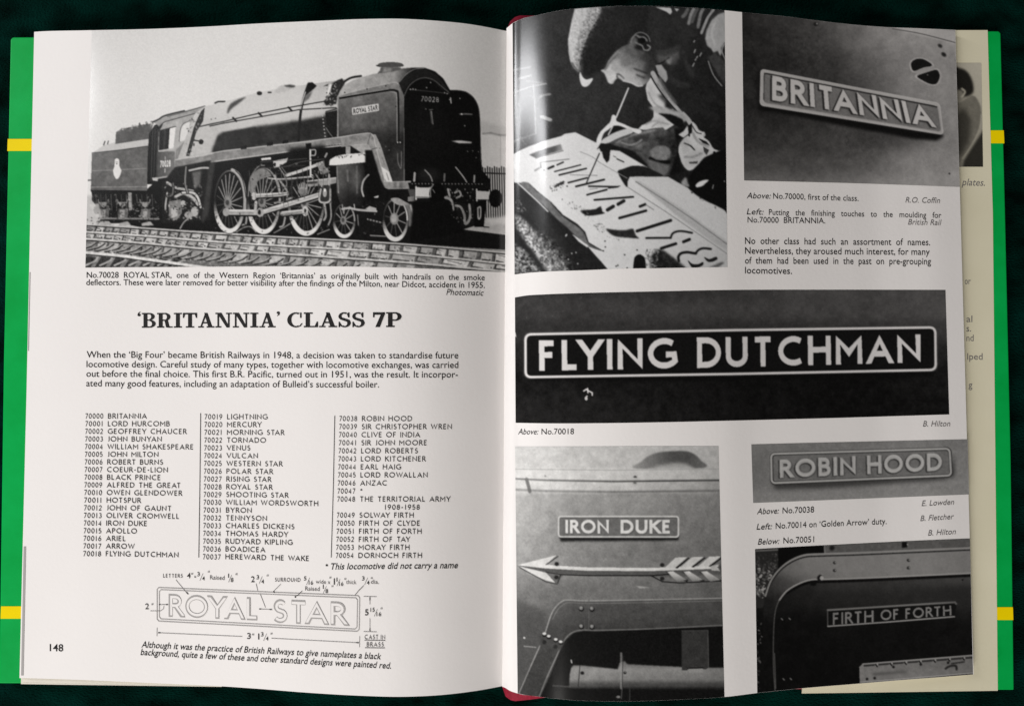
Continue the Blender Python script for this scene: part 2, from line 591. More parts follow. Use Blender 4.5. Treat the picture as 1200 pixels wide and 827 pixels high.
SLAB = {
    'B': (.84, [rect(.10, 0, .33, 1), foot(0, .45, 0), foot(0, .45, 1 - SH), rect(.3, .475, .5, .55)] + ring(.45, .755, .31, .245, .21, .085, 90, -90) + ring(.46, .265, .36, .265, .22, .085, 90, -90)),
    'R': (.93, [rect(.10, 0, .33, 1), foot(0, .43, 0), foot(0, .45, 1 - SH), rect(.3, .46, .48, .545), [(.44, .50), (.64, .50), (.72, .12), (.70, 0), (.53, .02)], [(.62, 0), (.93, 0), (.93, .07), (.68, .10)]] + ring(.46, .73, .33, .27, .21, .085, 90, -90)),
    'I': (.48, [rect(.125, 0, .355, 1), foot(0, .48, 0), foot(0, .48, 1 - SH)]),
    'T': (.84, [rect(.305, 0, .535, 1), foot(.17, .67, 0), rect(0, 1 - .1, .84, 1), [(0, .66), (.07, .66), (.14, .9), (0, .92)], [(.84, .66), (.77, .66), (.70, .9), (.84, .92)]]),
    'A': (.96, [[(.12, .04), (.22, .04), (.50, .88), (.42, 1)], [(.60, .04), (.84, .04), (.55, 1), (.36, 1)], rect(.24, .28, .7, .37), foot(0, .34, 0), foot(.5, .96, 0)]),
    'N': (.97, [rect(.12, 0, .22, 1), rect(.74, 0, .84, 1), [(.10, 1), (.36, 1), (.84, .0), (.66, 0)], foot(0, .36, 0), foot(0, .34, 1 - SH), foot(.62, .97, 1 - SH)]),
    'C': (.82, ring(.46, .5, .46, .51, .22, .09, 62, 298, 20) + [rect(.68, .64, .76, 1.0), [(.74, .26), (.82, .28), (.72, .06), (.62, .06)]]),
    'L': (.76, [rect(.10, 0, .33, 1), foot(0, .48, 1 - SH), foot(0, .76, 0), [(.76, 0), (.76, .38), (.69, .38), (.58, .08)]]),
    'S': (.68, ring(.32, .735, .31, .275, .17, .09, 55, 215, 12) + ring(.345, .28, .325, .29, .19, .09, 40, -125, 12) + [[(.05, .60), (.20, .66), (.60, .50), (.645, .38), (.50, .30), (.44, .38), (.12, .52)], rect(.52, .66, .60, 1.0), [(.44, .98), (.60, .80), (.60, .66), (.52, .68)], rect(.02, 0, .10, .36), [(.10, .30), (.10, .08), (.24, .05)]]),
    '7': (.62, [rect(0, .84, .62, 1), rect(0, .66, .08, 1), [(.62, .9), (.42, .9), (.12, 0), (.36, 0)]]),
    'P': (.80, [rect(.10, 0, .33, 1), foot(0, .45, 0), foot(0, .45, 1 - SH), rect(.3, .42, .47, .505)] + ring(.46, .71, .34, .29, .21, .085, 90, -90)),
    '\u2018': (.20, ring(.10, .86, .10, .085, .10, .085, 0, 360, 10) + [[(0, .87), (.03, 1.0), (.16, 1.1), (.17, 1.06), (.10, .95)]]),
    '\u2019': (.20, ring(.10, 1.0, .10, .085, .10, .085, 0, 360, 10) + [[(.20, .99), (.17, .86), (.04, .76), (.03, .80), (.10, .91)]]),
}


def slab_line(pr, text, x0, y0, x1, y1, cap, gap=.055, space=.3):
    x, items = 0.0, []
    for ch in text:
        if ch == ' ':
            x += space; continue
        w, polys = SLAB[ch]
        items.append((x, polys)); x += w + gap
    k = (x1 - x0) / (x - gap)
    for gx, polys in items:
        for p in polys:
            pr.poly([(x0 + (gx + q[0]) * k, y0 + (y1 - y0) * (gx + q[0]) * k / (x1 - x0) - q[1] * cap) for q in p])
            pr.step()


# ------------------------------------------------------------------ writing on the left page
pr = Print()
type_line(pr, 'No.70028  ROYAL STAR,  one  of  the  Western  Region  \u2018Britannias\u2019  as  originally  built  with  handrails  on  the  smoke', 101.5, 325.6, 568, 328.6, 7.2, sag=-.8)
type_line(pr, 'deflectors. These were later removed for better visibility after the findings of the Milton, near Didcot, accident in 1955.', 101, 334.2, 568, 337.6, 7.2, sag=-.8)
type_line(pr, 'Photomatic', 523, 345.6, 566, 346.6, 7.2, italic=True)
pr.build('caption', M['ink'], page_l, 'L')

pr = Print()
slab_line(pr, '\u2018BRITANNIA\u2019', 161, 384, 328, 383.6, 17.2)
slab_line(pr, 'CLASS', 336.5, 383.5, 427.5, 383.3, 17.2)
slab_line(pr, '7P', 437, 383.2, 470.5, 383.2, 17.2)
pr.build('headline', M['ink'], page_l, 'L')

pr = Print()
for i, (tx, xe) in enumerate([('When the \u2018Big Four\u2019 became British Railways in 1948, a decision was taken to standardise future', 537),
                              ('locomotive design. Careful study of many types, together with locomotive exchanges, was carried', 537),
                              ('out before the final choice. This first B.R. Pacific, turned out in 1951, was the result. It incorpor-', 536.5),
                              ('ated many good features, including an adaptation of Bulleid\u2019s successful boiler.', 444)]):
    y = 419.0 + i * 11.2
    type_line(pr, tx, 101.5 - i * .2, y, xe, y + (1.0 if i < 3 else 1.4), 8.0, sag=.2)
pr.build('paragraph', M['ink'], page_l, 'L')

COL1 = ['BRITANNIA', 'LORD HURCOMB', 'GEOFFREY CHAUCER', 'JOHN BUNYAN', 'WILLIAM SHAKESPEARE', 'JOHN MILTON', 'ROBERT BURNS', 'COEUR-DE-LION', 'BLACK PRINCE', 'ALFRED THE GREAT', 'OWEN GLENDOWER', 'HOTSPUR', 'JOHN OF GAUNT', 'OLIVER CROMWELL', 'IRON DUKE', 'APOLLO', 'ARIEL', 'ARROW', 'FLYING DUTCHMAN']
COL2 = ['LIGHTNING', 'MERCURY', 'MORNING STAR', 'TORNADO', 'VENUS', 'VULCAN', 'WESTERN STAR', 'POLAR STAR', 'RISING STAR', 'ROYAL STAR', 'SHOOTING STAR', 'WILLIAM WORDSWORTH', 'BYRON', 'TENNYSON', 'CHARLES DICKENS', 'THOMAS HARDY', 'RUDYARD KIPLING', 'BOADICEA', 'HEREWARD THE WAKE']
COL3 = ['ROBIN HOOD', 'SIR CHRISTOPHER WREN', 'CLIVE OF INDIA', 'SIR JOHN MOORE', 'LORD ROBERTS', 'LORD KITCHENER', 'EARL HAIG', 'LORD ROWALLAN', 'ANZAC', '*', 'THE TERRITORIAL ARMY', None, 'SOLWAY FIRTH', 'FIRTH OF CLYDE', 'FIRTH OF FORTH', 'FIRTH OF TAY', 'MORAY FIRTH', 'DORNOCH FIRTH']


def name_list(names, first, x0, y0, x1, y1, s0, s1, rule=None):
    pr = Print()
    num = first
    k = len(names)
    for i, nm in enumerate(names):
        f = i / (k - 1)
        x, y, s = x0 + f * (x1 - x0), y0 + f * (y1 - y0), s0 + f * (s1 - s0)
        if nm is None:
            pr.caps('1908-1958', x + 55.5, y, 6.0, s, w=.14, gap=.21, sx=1.0)
            continue
        pr.caps(str(num), x, y, 6.1, s, width=21.0, w=.135, gap=.22)
        pr.caps(nm, x + 26.6, y, 6.1, s, w=.14, gap=.22, space=.62, sx=.985)
        num += 1
    if rule: pr.line(rule, .75)
    pr.build('name_list', M['soft'], page_l, 'L')


name_list(COL1, 70000, 99.8, 490.4, 97.2, 651.4, .0, .018)
name_list(COL2, 70019, 239.4, 491.2, 237.4, 655.0, .002, .022, [(235, 484), (234.2, 560), (232.8, 653)])
name_list(COL3, 70038, 397.4, 493.4, 393.2, 653.6, .0, .0, [(392.2, 487), (390.5, 570), (388, 653)])

pr = Print()
pr.caps('*', 381, 668.4, 8.5, 0, w=.085)
type_line(pr, 'This locomotive did not carry a name', 386.5, 667.0, 536, 665.4, 7.6, italic=True, bold=.008)
pr.build('footnote', M['ink'], page_l, 'L')

pr = Print()
type_line(pr, 'Although it was the practice of British Railways to give nameplates a black', 165.5, 758.2, 446, 772.2, 7.6, italic=True, bold=.006)
type_line(pr, 'background, quite a few of these and other standard designs were painted red.', 164.5, 767.0, 458, 783.2, 7.6, italic=True, bold=.006)
pr.build('caption', M['ink'], page_l, 'L')

pr = Print()
type_line(pr, '148', 58.2, 762.4, 74, 762.8, 8.6, bold=.008)
pr.build('page_number', M['ink'], page_l, 'L')

# the measured drawing of a nameplate: pale outlines and dark figures
draw = Print()
fr = lambda d: [(184 + d + 2, 688 + d), (419.4 - d, 697.6 + d), (421.4 - d, 700 + d), (420.8 - d, 737 - d), (418.4 - d, 739.4 - d), (186 + d, 727.4 - d), (184 + d, 725 - d), (184 + d, 690 + d), (184 + d + 2, 688 + d)]
draw.line(fr(0), 1.0); draw.line(fr(2.6), .9)
for wd, xa, ya, wdt, cap in (('ROYAL', 197.5, 722.2, 106, 26.6), ('STAR', 319.5, 729.2, 87.6, 27.6)):
    draw.caps(wd, xa, ya, cap, .042, width=wdt, w=.20, gap=.13, level=1)
nb = draw.build('nameplate_drawing', M['pale'], page_l, 'L')
inner = Print()
for wd, xa, ya, wdt, cap in (('ROYAL', 198.5, 721.4, 104, 25.0), ('STAR', 320.5, 728.4, 85.6, 26.0)):
    st, Wt = caps_quads(wd, .20, .13, .45)
    st2, _ = caps_quads(wd, .20, .13, .45, grow=-.085)
    k = wdt / Wt
    for quads in st2:
        for q in quads:
            inner.poly([(xa + p[0] * k, ya + .042 * p[0] * k - p[1] * cap) for p in q])
        inner.step()
inner.build('nameplate_drawing', M['paper'], page_l, 'L', 0.00017)

fig = Print()
def figure(t, x, y, w, cap=5.4, b_=.004): type_line(fig, t, x, y, x + w, y, cap, bold=b_)


def fraction(a, b_, x, y, wa=None, wb=None):
    wa = wa or (1.0 if a == '1' else 3.0 * len(a)); wb = wb or 3.1 * len(b_)
    xa = x + (1.2 if a == '1' else 0)
    figure(a, xa, y - 3.4, wa, 4.9); fig.line([(x + wa * .7 + 1.0, y + 1.8), (x + wa * .7 + 4.6, y - 6.4)], .5); figure(b_, x + wa * .7 + 3.6, y + 1.6, wb, 4.9)


figure('4', 219, 677.2, 4.2, 6.6); fig.line([(227.6, 674.6), (229.6, 676.6)], .5); fig.line([(227.6, 676.6), (229.6, 674.6)], .5)
fraction('3', '4', 231, 678.2); fraction('1', '8', 266, 680)
figure('2', 294, 681.8, 4.4, 7.0); fraction('3', '4', 300.4, 681.8)
fraction('5', '16', 356, 683.2, None, 5.0); figure('1', 391, 684.6, 1.3, 7.4, .012); fraction('1', '16', 393, 684.6, None, 5.0)
fraction('3', '4', 424, 683.2); fraction('1', '8', 377, 693)
figure('2', 170, 713.4, 4.4, 6.8); figure('3', 289.4, 748.2, 4.4, 7); figure('1', 302.4, 748.8, 1.3, 7, .012); fraction('3', '4', 305.6, 748.6)
figure('5', 427.6, 720.6, 4.2, 7.2, .01); fraction('15', '16', 434, 720.0, 5.0, 5.6)
for q in [(224.6, 671), (296, 742), (244, 668.5), (276.5, 671.4), (178, 706.6), (313, 673), (386.5, 675.5), (404, 677), (435, 676), (389, 685.5), (446.5, 711.5), (317.5, 741)]:
    fig.line([q, (q[0] - .3, q[1] + 2)], .6); fig.line([(q[0] + 1.3, q[1]), (q[0] + 1, q[1] + 2)], .6)
for a, b_ in [((187.6, 708), (186, 708)), ((196.5, 708), (194.5, 708)), ((303.5, 713.2), (306, 713.2)), ((318.5, 713.8), (316, 713.8)), ((220.5, 696), (218.5, 693.5)), ((322, 694), (320, 692.5)), ((345.5, 698.5), (346.5, 700)), ((185, 741), (188, 741.1)), ((420.6, 752.8), (417.6, 752.6)), ((433.4, 699.5), (433.4, 703)), ((433.4, 739.2), (433.4, 736))]:
    fig.line([a, b_], 1.1)
fig.line([(320, 693), (329, 684)], .5); fig.line([(345, 699), (349, 697), (354, 692)], .7)
fig.line([(416, 697), (420, 692), (426, 686)], .7)
fig.build('dimension_figures', M['soft'], page_l, 'L', 0.00018)
fig = Print()
fig.caps('LETTERS', 191, 676.4, 4.4, .01, width=23, w=.16); fig.caps('SURROUND', 322, 681.2, 4.6, .01, width=30, w=.16)
type_line(fig, 'Raised', 246, 678.6, 263, 679.2, 5.2); type_line(fig, 'Raised', 357.5, 691.6, 374.5, 692.2, 5.2)
type_line(fig, 'wide x', 370, 683.4, 387, 684, 4.8); type_line(fig, 'thick', 405.5, 683.8, 417.5, 684.2, 4.8); type_line(fig, 'dia.', 434.5, 683.6, 444, 683.8, 4.8)
fig.caps('CAST IN', 427.2, 748.6, 5.2, .01, width=24, w=.15); fig.caps('BRASS', 429.6, 757.2, 5.2, .01, width=20, w=.15)
fig.line([(427, 749.8), (451.5, 750.1)], .7); fig.line([(427.5, 758.6), (451, 758.9)], .7)
for ln in [[(206, 679), (213.5, 688), (219, 695)], [(176, 715.4), (188, 715.4), (191.5, 713), (192, 709.5)], [(186, 708), (197, 708)], [(300, 683.5), (302, 692)], [(305, 696), (311, 711.5)], [(304, 713.2), (319, 713.8)],
           [(184, 735), (183.8, 745)], [(185, 741), (284, 745.4)], [(318, 747.4), (420.5, 752.8)], [(421.4, 745), (421.2, 758)], [(426, 698.4), (441.5, 698.8)], [(426, 739.6), (441.5, 740)], [(433.4, 699), (433.4, 708)], [(433.4, 724), (433.4, 740)]]:
    fig.line(ln, .5)
fig.build('dimension_lines', M['grey'], page_l, 'L', 0.00016)

# ------------------------------------------------------------------ writing on the right page
pr = Print()
type_line(pr, 'Above:', 875, 232.6, 902.5, 233, 7.0, italic=True); type_line(pr, 'No.70000, first of the class.', 906, 233, 1006, 235.8, 7.0)
type_line(pr, 'Left:', 875, 251.4, 894, 251.8, 7.0, italic=True); type_line(pr, 'Putting   the   finishing   touches   to   the   moulding   for', 901, 252, 1103, 255.6, 7.0)
type_line(pr, 'No.70000  BRITANNIA.', 876, 260.9, 967, 262, 7.0)
pr.build('caption', M['ink'], page_r, 'R')
pr = Print()
type_line(pr, 'R.O. Coffin', 1061, 237.6, 1101, 238.2, 6.8, italic=True); type_line(pr, 'British Rail', 1064, 263.4, 1102, 264, 6.8, italic=True)
pr.build('photographer_credit', M['grey'], page_r, 'R')
pr = Print()
for i, (tx, xe) in enumerate([('No  other  class  had  such  an  assortment  of  names.', 1090), ('Nevertheless, they aroused much interest, for many', 1089.5), ('of  them  had  been  used  in  the  past  on  pre-grouping', 1091), ('locomotives.', 928)]):
    type_line(pr, tx, 873, 286 + i * 11.5, xe, 287.6 + i * 11.2, 8.0, bold=.003)
pr.build('paragraph', M['ink'], page_r, 'R')
pr = Print()
type_line(pr, 'Above:', 607, 508.8, 630, 508.8, 7.0, italic=True); type_line(pr, 'No.70018', 634.5, 508.8, 672.5, 508.6, 7.0)
pr.build('caption', M['ink'], page_r, 'R')
pr = Print()
type_line(pr, 'B. Hilton', 1081.5, 499.6, 1113, 499.4, 6.8, italic=True)
pr.build('photographer_credit', M['grey'], page_r, 'R')
pr = Print()
type_line(pr, 'Above:', 887, 602.4, 912, 601.6, 7.2, italic=True); type_line(pr, 'No.70038', 917, 601.4, 954, 600.2, 7.2)
type_line(pr, 'Left:', 886.5, 620.4, 904, 619.8, 7.2, italic=True); type_line(pr, 'No.70014 on \u2018Golden Arrow\u2019 duty.', 909, 619.4, 1039, 613.8, 7.2)
type_line(pr, 'Below:', 888, 638, 912.5, 637, 7.2, italic=True); type_line(pr, 'No.70051', 918, 636.6, 954, 635, 7.2)
pr.build('caption', M['ink'], page_r, 'R')
pr = Print()
type_line(pr, 'E. Lowden', 1080, 592.8, 1117.5, 591, 6.8, italic=True); type_line(pr, 'B. Fletcher', 1078.5, 610.4, 1117, 608, 6.8, italic=True); type_line(pr, 'B. Hilton', 1087.5, 627.4, 1119.5, 625.6, 6.8, italic=True)
pr.build('photographer_credit', M['grey'], page_r, 'R')

pr = Print()
type_line(pr, 'plates.', 1127.5, 217.4, 1154, 218, 8.4, italic=True, bold=.004)
pr.build('flap_caption', M['grey'], flap, 'F', 0.00005)
pr = Print()
for tx, xa, xb, y in [('or', 1130.5, 1137.5, 333), ('al', 1132.5, 1139.5, 377.4), ('s.', 1132.5, 1138, 388.4), ('nd', 1132.5, 1141, 399.6), ('lped', 1133.5, 1151.5, 421.4), ('g', 1135, 1139.5, 454.4)]:
    type_line(pr, tx, xa, y, xb, y, 8.0, bold=.004)
pr.build('flap_paragraph', M['grey'], flap, 'F', 0.00005)

# ------------------------------------------------------------------ the printed photographs: half-tone ink, drawn with polygons and strokes
RES = 1.3                                   # ink samples per picture pixel
SS = RES * 2


def value_noise(h, w, cell, seed):
    r = np.random.default_rng(seed)
    gh, gw = int(h / cell) + 3, int(w / cell) + 3
    g = r.random((gh, gw))
    y, x = np.arange(h) / cell, np.arange(w) / cell
    yi, xi = y.astype(int), x.astype(int)
    fy, fx = (y - yi)[:, None], (x - xi)[None, :]
    fy, fx = fy * fy * (3 - 2 * fy), fx * fx * (3 - 2 * fx)
    a, b_, c, d = g[yi][:, xi], g[yi][:, xi + 1], g[yi + 1][:, xi], g[yi + 1][:, xi + 1]
    return (a * (1 - fx) + b_ * fx) * (1 - fy) + (c * (1 - fx) + d * fx) * fy - .5


def smooth(pts, n=6, closed=True):
    P = np.array(pts, float)
    k = len(P)
    out = []
    rng_i = range(k) if closed else range(k - 1)
    for i in rng_i:
        if closed:
            p0, p1, p2, p3 = P[i - 1], P[i], P[(i + 1) % k], P[(i + 2) % k]
        else:
            p0, p1, p2, p3 = P[max(i - 1, 0)], P[i], P[i + 1], P[min(i + 2, k - 1)]
        for j in range(n):
            t = j / n
            out.append(.5 * ((2 * p1) + (p2 - p0) * t + (2 * p0 - 5 * p1 + 4 * p2 - p3) * t * t + (3 * p1 - p0 - 3 * p2 + p3) * t**3))
    if not closed: out.append(P[-1])
    return [tuple(p) for p in out]


class Halftone:
    def __init__(self, x0, y0, x1, y1, tone, seed=1):
        self.x0, self.y0 = x0, y0
        self.w, self.h = int((x1 - x0) * SS) + 2, int((y1 - y0) * SS) + 2
        self.g = np.full((self.h, self.w), float(tone), np.float32)
        self.seed = seed

    def px(self, pts): return (np.array(pts, float) - (self.x0, self.y0)) * SS

    def fbm(self, cell, octaves=4, stretch=None):
        self.seed += 11
        out = np.zeros((self.h, self.w))
        amp, tot = 1.0, 0
        for o in range(octaves):
            c = max(cell * SS / 2**o, 1.2)
            out += amp * value_noise(self.h, self.w, c, self.seed + o); tot += amp; amp *= .62
        return (out / tot * 2).astype(np.float32)

    def grid(self, xs, ys, vals):
        X = self.x0 + np.arange(self.w) / SS
        Y = self.y0 + np.arange(self.h) / SS
        vals = np.array(vals, float)
        rows = np.stack([np.interp(X, xs, r) for r in vals])
        yi = np.clip(np.searchsorted(ys, Y) - 1, 0, len(ys) - 2)
        f = np.clip((Y - np.array(ys)[yi]) / (np.array(ys)[yi + 1] - np.array(ys)[yi]), 0, 1)[:, None]
        f = f * f * (3 - 2 * f)
        return (rows[yi] * (1 - f) + rows[yi + 1] * f).astype(np.float32)

    def _mask(self, polys, blur=0):
        allp = np.concatenate([self.px(p) for p in polys])
        pad = int(blur * SS * 2.5) + 2
        xa, ya = np.floor(allp.min(0)).astype(int) - pad
        xb, yb = np.ceil(allp.max(0)).astype(int) + pad
        xa, ya, xb, yb = max(xa, 0), max(ya, 0), min(xb, self.w), min(yb, self.h)
        if xb <= xa or yb <= ya: return None
        X = np.arange(xa, xb) + .5
        Y = np.arange(ya, yb) + .5
        inside = np.zeros((yb - ya, xb - xa), bool)
        for p in polys:
            q = self.px(p)
            one = np.zeros_like(inside)
            for (ax, ay), (bx, by) in zip(q, np.roll(q, -1, 0)):
                if ay == by: continue
                r = (Y >= min(ay, by)) & (Y < max(ay, by))
                if not r.any(): continue
                xc = ax + (Y[r] - ay) / (by - ay) * (bx - ax)
                one[r] ^= X[None, :] < xc[:, None]
            inside |= one
        m_ = inside.astype(np.float32)
        if blur: m_ = self._blur(m_, blur)
        return m_, (slice(ya, yb), slice(xa, xb))

    @staticmethod
    def _conv(m_, s):
        r = max(int(s * 2.5), 1)
        k = np.exp(-.5 * (np.arange(-r, r + 1) / max(s, .3)) ** 2); k /= k.sum()
        for ax in (0, 1):
            p = np.pad(m_, [(r, r) if a == ax else (0, 0) for a in (0, 1)], mode='edge')
            acc = np.zeros_like(m_)
            for i, kk in enumerate(k):
                sl = [slice(None)] * 2; sl[ax] = slice(i, i + m_.shape[ax])
                acc += kk * p[tuple(sl)]
            m_ = acc
        return m_

    def _blur(self, m_, b_): return self._conv(m_, b_ * SS)

    def _apply(self, m_, sl, tone, alpha):
        if callable(tone):
            Y, X = np.mgrid[sl[0], sl[1]]
            tone = tone(self.x0 + X / SS, self.y0 + Y / SS)
        elif isinstance(tone, np.ndarray):
            tone = tone[sl]
        self.g[sl] = self.g[sl] * (1 - m_ * alpha) + tone * m_ * alpha

    def poly(self, pts, tone, blur=0, alpha=1.0, rough=0.0):
        r = self._mask([pts], blur)
        if r is None: return
        m_, sl = r
        if rough:
            self.seed += 7
            nz = value_noise(self.h, self.w, 2.2 * SS / 2, self.seed)[sl]
            mb = self._conv(m_, rough * SS)
            m_ = np.clip((mb - .5 + nz * .9) * 5 + .5, 0, 1)
        self._apply(m_, sl, tone, alpha)

    def polys(self, ps, tone, blur=0, alpha=1.0):
        r = self._mask(ps, blur)
        if r: self._apply(r[0], r[1], tone, alpha)

    def line(self, pts, w, tone, alpha=1.0, soft=0.0):
        q = self.px(pts)
        pad = (w / 2 + soft + 1) * SS + 2
        for a, b_ in zip(q[:-1], q[1:]):
            xa, ya = np.floor(np.minimum(a, b_) - pad).astype(int)
            xb, yb = np.ceil(np.maximum(a, b_) + pad).astype(int)
            xa, ya, xb, yb = max(xa, 0), max(ya, 0), min(xb, self.w), min(yb, self.h)
            if xb <= xa or yb <= ya: continue
            Y, X = np.mgrid[ya:yb, xa:xb] + .5
            d = b_ - a
            t = np.clip(((X - a[0]) * d[0] + (Y - a[1]) * d[1]) / max(d @ d, 1e-6), 0, 1)
            ds = np.hypot(X - a[0] - t * d[0], Y - a[1] - t * d[1])
            m_ = np.clip((w / 2 * SS - ds) / (1 + soft * SS) + .5, 0, 1).astype(np.float32)
            self._apply(m_, (slice(ya, yb), slice(xa, xb)), tone, alpha)

    def curve(self, pts, w, tone, alpha=1.0, soft=0.0): self.line(smooth(pts, 5, False), w, tone, alpha, soft)

    def dot(self, x, y, r, tone, alpha=1.0): self.line([(x, y), (x + .01, y)], 2 * r, tone, alpha)

    def ellipse(self, cx, cy, rx, ry, tone, blur=0, alpha=1.0, rot=0):
        a = np.linspace(0, 2 * math.pi, 40)[:-1]
        c, s = math.cos(rot), math.sin(rot)
        self.poly([(cx + rx * math.cos(t) * c - ry * math.sin(t) * s, cy + rx * math.cos(t) * s + ry * math.sin(t) * c) for t in a], tone, blur, alpha)

    def speckle(self, pts, n, r0, r1, tone, seed):
        """loose grains scattered inside a polygon"""
        r = np.random.default_rng(seed)
        P = np.array(pts, float)
        lo, hi = P.min(0), P.max(0)
        made = 0
        while made < n:
            x, y = lo + r.random(2) * (hi - lo)
            ins = False
            for (ax, ay), (bx, by) in zip(P, np.roll(P, -1, 0)):
                if (ay > y) != (by > y) and x < ax + (y - ay) / (by - ay) * (bx - ax): ins = not ins
            made += 1
            if ins:
                t = tone[0] + (tone[1] - tone[0]) * r.random()
                a = r.random() * 3.14
                k = r0 + (r1 - r0) * r.random()
                self.line([(x, y), (x + math.cos(a) * k, y + math.sin(a) * k)], k, t, .85)

    def letters(self, text, quad, tone, w=.17, gap=.2, space=.55, shift=(0, 0), grow=0.0, alpha=1.0, blur=0):
        """capitals set in a quad: top left, top right, bottom right, bottom left"""
        st, W = caps_quads(text, w, gap, space, grow)
        tl, tr, br, bl = [np.array(q, float) for q in quad]
        ps = []
        for quads in st:
            for q in quads:
                pp = []
                for x, y in q:
                    u = x / W
                    pp.append(tuple((tl * (1 - u) + tr * u) * y + (bl * (1 - u) + br * u) * (1 - y) + shift))
                ps.append(pp)
        self.polys(ps, tone, blur, alpha)

    def texture(self, amount, cell, octaves=4, area=None):
        t = amount * self.fbm(cell, octaves)
        if area is None:
            self.g += t
        else:
            m_, sl = self._mask([area])
            self.g[sl] += m_ * t[sl]

    def finish(self, grain=.022, blur=.35):
        if blur: self.g = self._conv(self.g, blur * SS)
        r = np.random.default_rng(self.seed + 99)
        self.g += grain * (r.random(self.g.shape) - .5).astype(np.float32) * 2 + grain * .8 * self.fbm(1.6, 2)
        self.g = np.clip(self.g, .03, .97)

    def sample(self, X, Y):
        x = np.clip((X - self.x0) * SS - .5, 0, self.w - 2.001)
        y = np.clip((Y - self.y0) * SS - .5, 0, self.h - 2.001)
        g = self._conv(self.g, .55)
        xi, yi = x.astype(int), y.astype(int)
        fx, fy = x - xi, y - yi
        return ((g[yi, xi] * (1 - fx) + g[yi, xi + 1] * fx) * (1 - fy) + (g[yi + 1, xi] * (1 - fx) + g[yi + 1, xi + 1] * fx) * fy)


def lay_photo(h, top, bottom, side, parent, label, tint=(1.0, .985, .97), gain=1.0):
    """lays a half-tone on the page between two curves given as functions of x or point lists"""
    def curve(c, n):
        xs, ys = np.array([p[0] for p in c], float), np.array([p[1] for p in c], float)
        X = np.linspace(xs[0], xs[-1], n)
        return np.stack([X, hermite(xs, ys)(X) if len(xs) > 2 else np.interp(X, xs, ys)], -1)
    wid = max(top[-1][0] - top[0][0], bottom[-1][0] - bottom[0][0])
    hei = max(b_[1] for b_ in bottom) - min(t[1] for t in top)
    nx, ny = int(wid * RES), int(hei * RES)
    T, B = curve(top, nx), curve(bottom, nx)
    t = np.linspace(0, 1, ny)[:, None, None]
    Q = T[None] * (1 - t) + B[None] * t
    g = h.sample(Q[..., 0], Q[..., 1])
    lin = s2l(g) * gain
    col = np.concatenate([lin[..., None] * np.array(tint), np.ones_like(lin)[..., None]], -1)
    P = on_page(Q[..., 0], Q[..., 1], side, 0.00009)
    o = fast_grid('photograph', P.reshape(-1, 3), nx, ny, M['halftone'], parent, col.reshape(-1, 4))
    o['label'] = label
    return o


def page_curve(f, x0, x1, n=14, d=0.0): return [(x, float(f(x)) + d) for x in np.linspace(x0, x1, n)]


# ---- the locomotive
h = Halftone(96, 18, 600, 330, .86, 3)
h.g = h.grid([100, 350, 500, 600], [20, 100, 180, 330], [[.84, .86, .85, .83], [.86, .87, .85, .82], [.87, .86, .84, .80], [.86, .85, .82, .78]])
h.texture(.008, 60, 2)
# haze and buildings at the right, the paling fence
h.poly([(560, 142), (598, 150), (598, 160), (560, 157)], .74, 2, .8)
h.line([(566, 157), (575, 156), (585, 158.5), (597, 159)], 2.2, .52, .8, 1)
h.line([(586.5, 158), (586.5, 200)], .8, .55)
h.poly([(555, 158), (598, 160), (598, 262), (555, 262)], .80, 2, .5)
for i, x in enumerate(np.arange(563, 597, 2.75)):
    h.line([(x, 195.5 + (i % 3)), (x + 1.5, 258)], 1.5, .10 + .05 * (i % 2))
h.line([(561, 202.6), (598, 204)], 1.6, .12)
h.poly([(543, 268), (550, 256), (566, 255), (598, 257), (598, 275), (545, 271)], .68, .5)
h.poly([(568, 257), (598, 252), (598, 262), (575, 263)], .78, 1.5)
h.texture(.03, 10, 3, [(545, 140), (600, 145), (600, 280), (545, 280)])
# ground, dark under the engine
h.poly([(99, 262), (170, 266), (240, 270), (420, 281), (598, 294), (598, 322), (99, 322)], .58)
h.poly([(106, 222), (172, 222), (204, 193), (300, 180), (430, 166), (450, 215), (575, 214), (565, 262), (543, 269), (598, 276), (598, 293), (500, 287), (420, 282), (330, 277), (240, 271), (175, 268), (118, 258)], .085)
h.poly([(99, 230), (112, 228), (118, 256), (140, 263), (99, 262)], .72, 1.2, .8)
h.speckle([(100, 255), (120, 255), (140, 264), (100, 266)], 60, .6, 1.6, (.2, .6), 5)


def rail(pts, w, t, under=1.6, ut=.16):
    p = smooth(pts, 6, False)
    h.line([(x, y + w * .5 + under * .4) for x, y in p], under, ut)
    h.line(p, w, t)
    return lambda x: np.interp(x, [q[0] for q in p], [q[1] for q in p])


R1 = [(96, 262.6), (170, 267.4), (240, 272.4), (330, 277.6), (420, 282.6), (500, 288), (600, 297)]
R2 = [(96, 271.4), (170, 276.4), (240, 282.2), (330, 288), (420, 293), (500, 299.4), (600, 310)]
R3 = [(96, 279.4), (170, 285), (240, 291.4), (330, 297.4), (420, 303.4), (500, 309.4), (600, 319)]
R4 = [(96, 295.6), (140, 299.6), (180, 305), (240, 313.6), (260, 317)]
ip = lambda R, x: np.interp(x, [q[0] for q in R], [q[1] for q in R])
h.poly(R1 + R2[::-1], .36); h.poly(R2 + R3[::-1], .40)
h.poly([(96, 281), (170, 287), (240, 293), (330, 299), (420, 305), (600, 321), (600, 330), (96, 330)], .42)
h.texture(.09, 5, 3, [(90, 262), (240, 272), (420, 283), (600, 297), (600, 330), (90, 330)])
rs = np.random.default_rng(4)


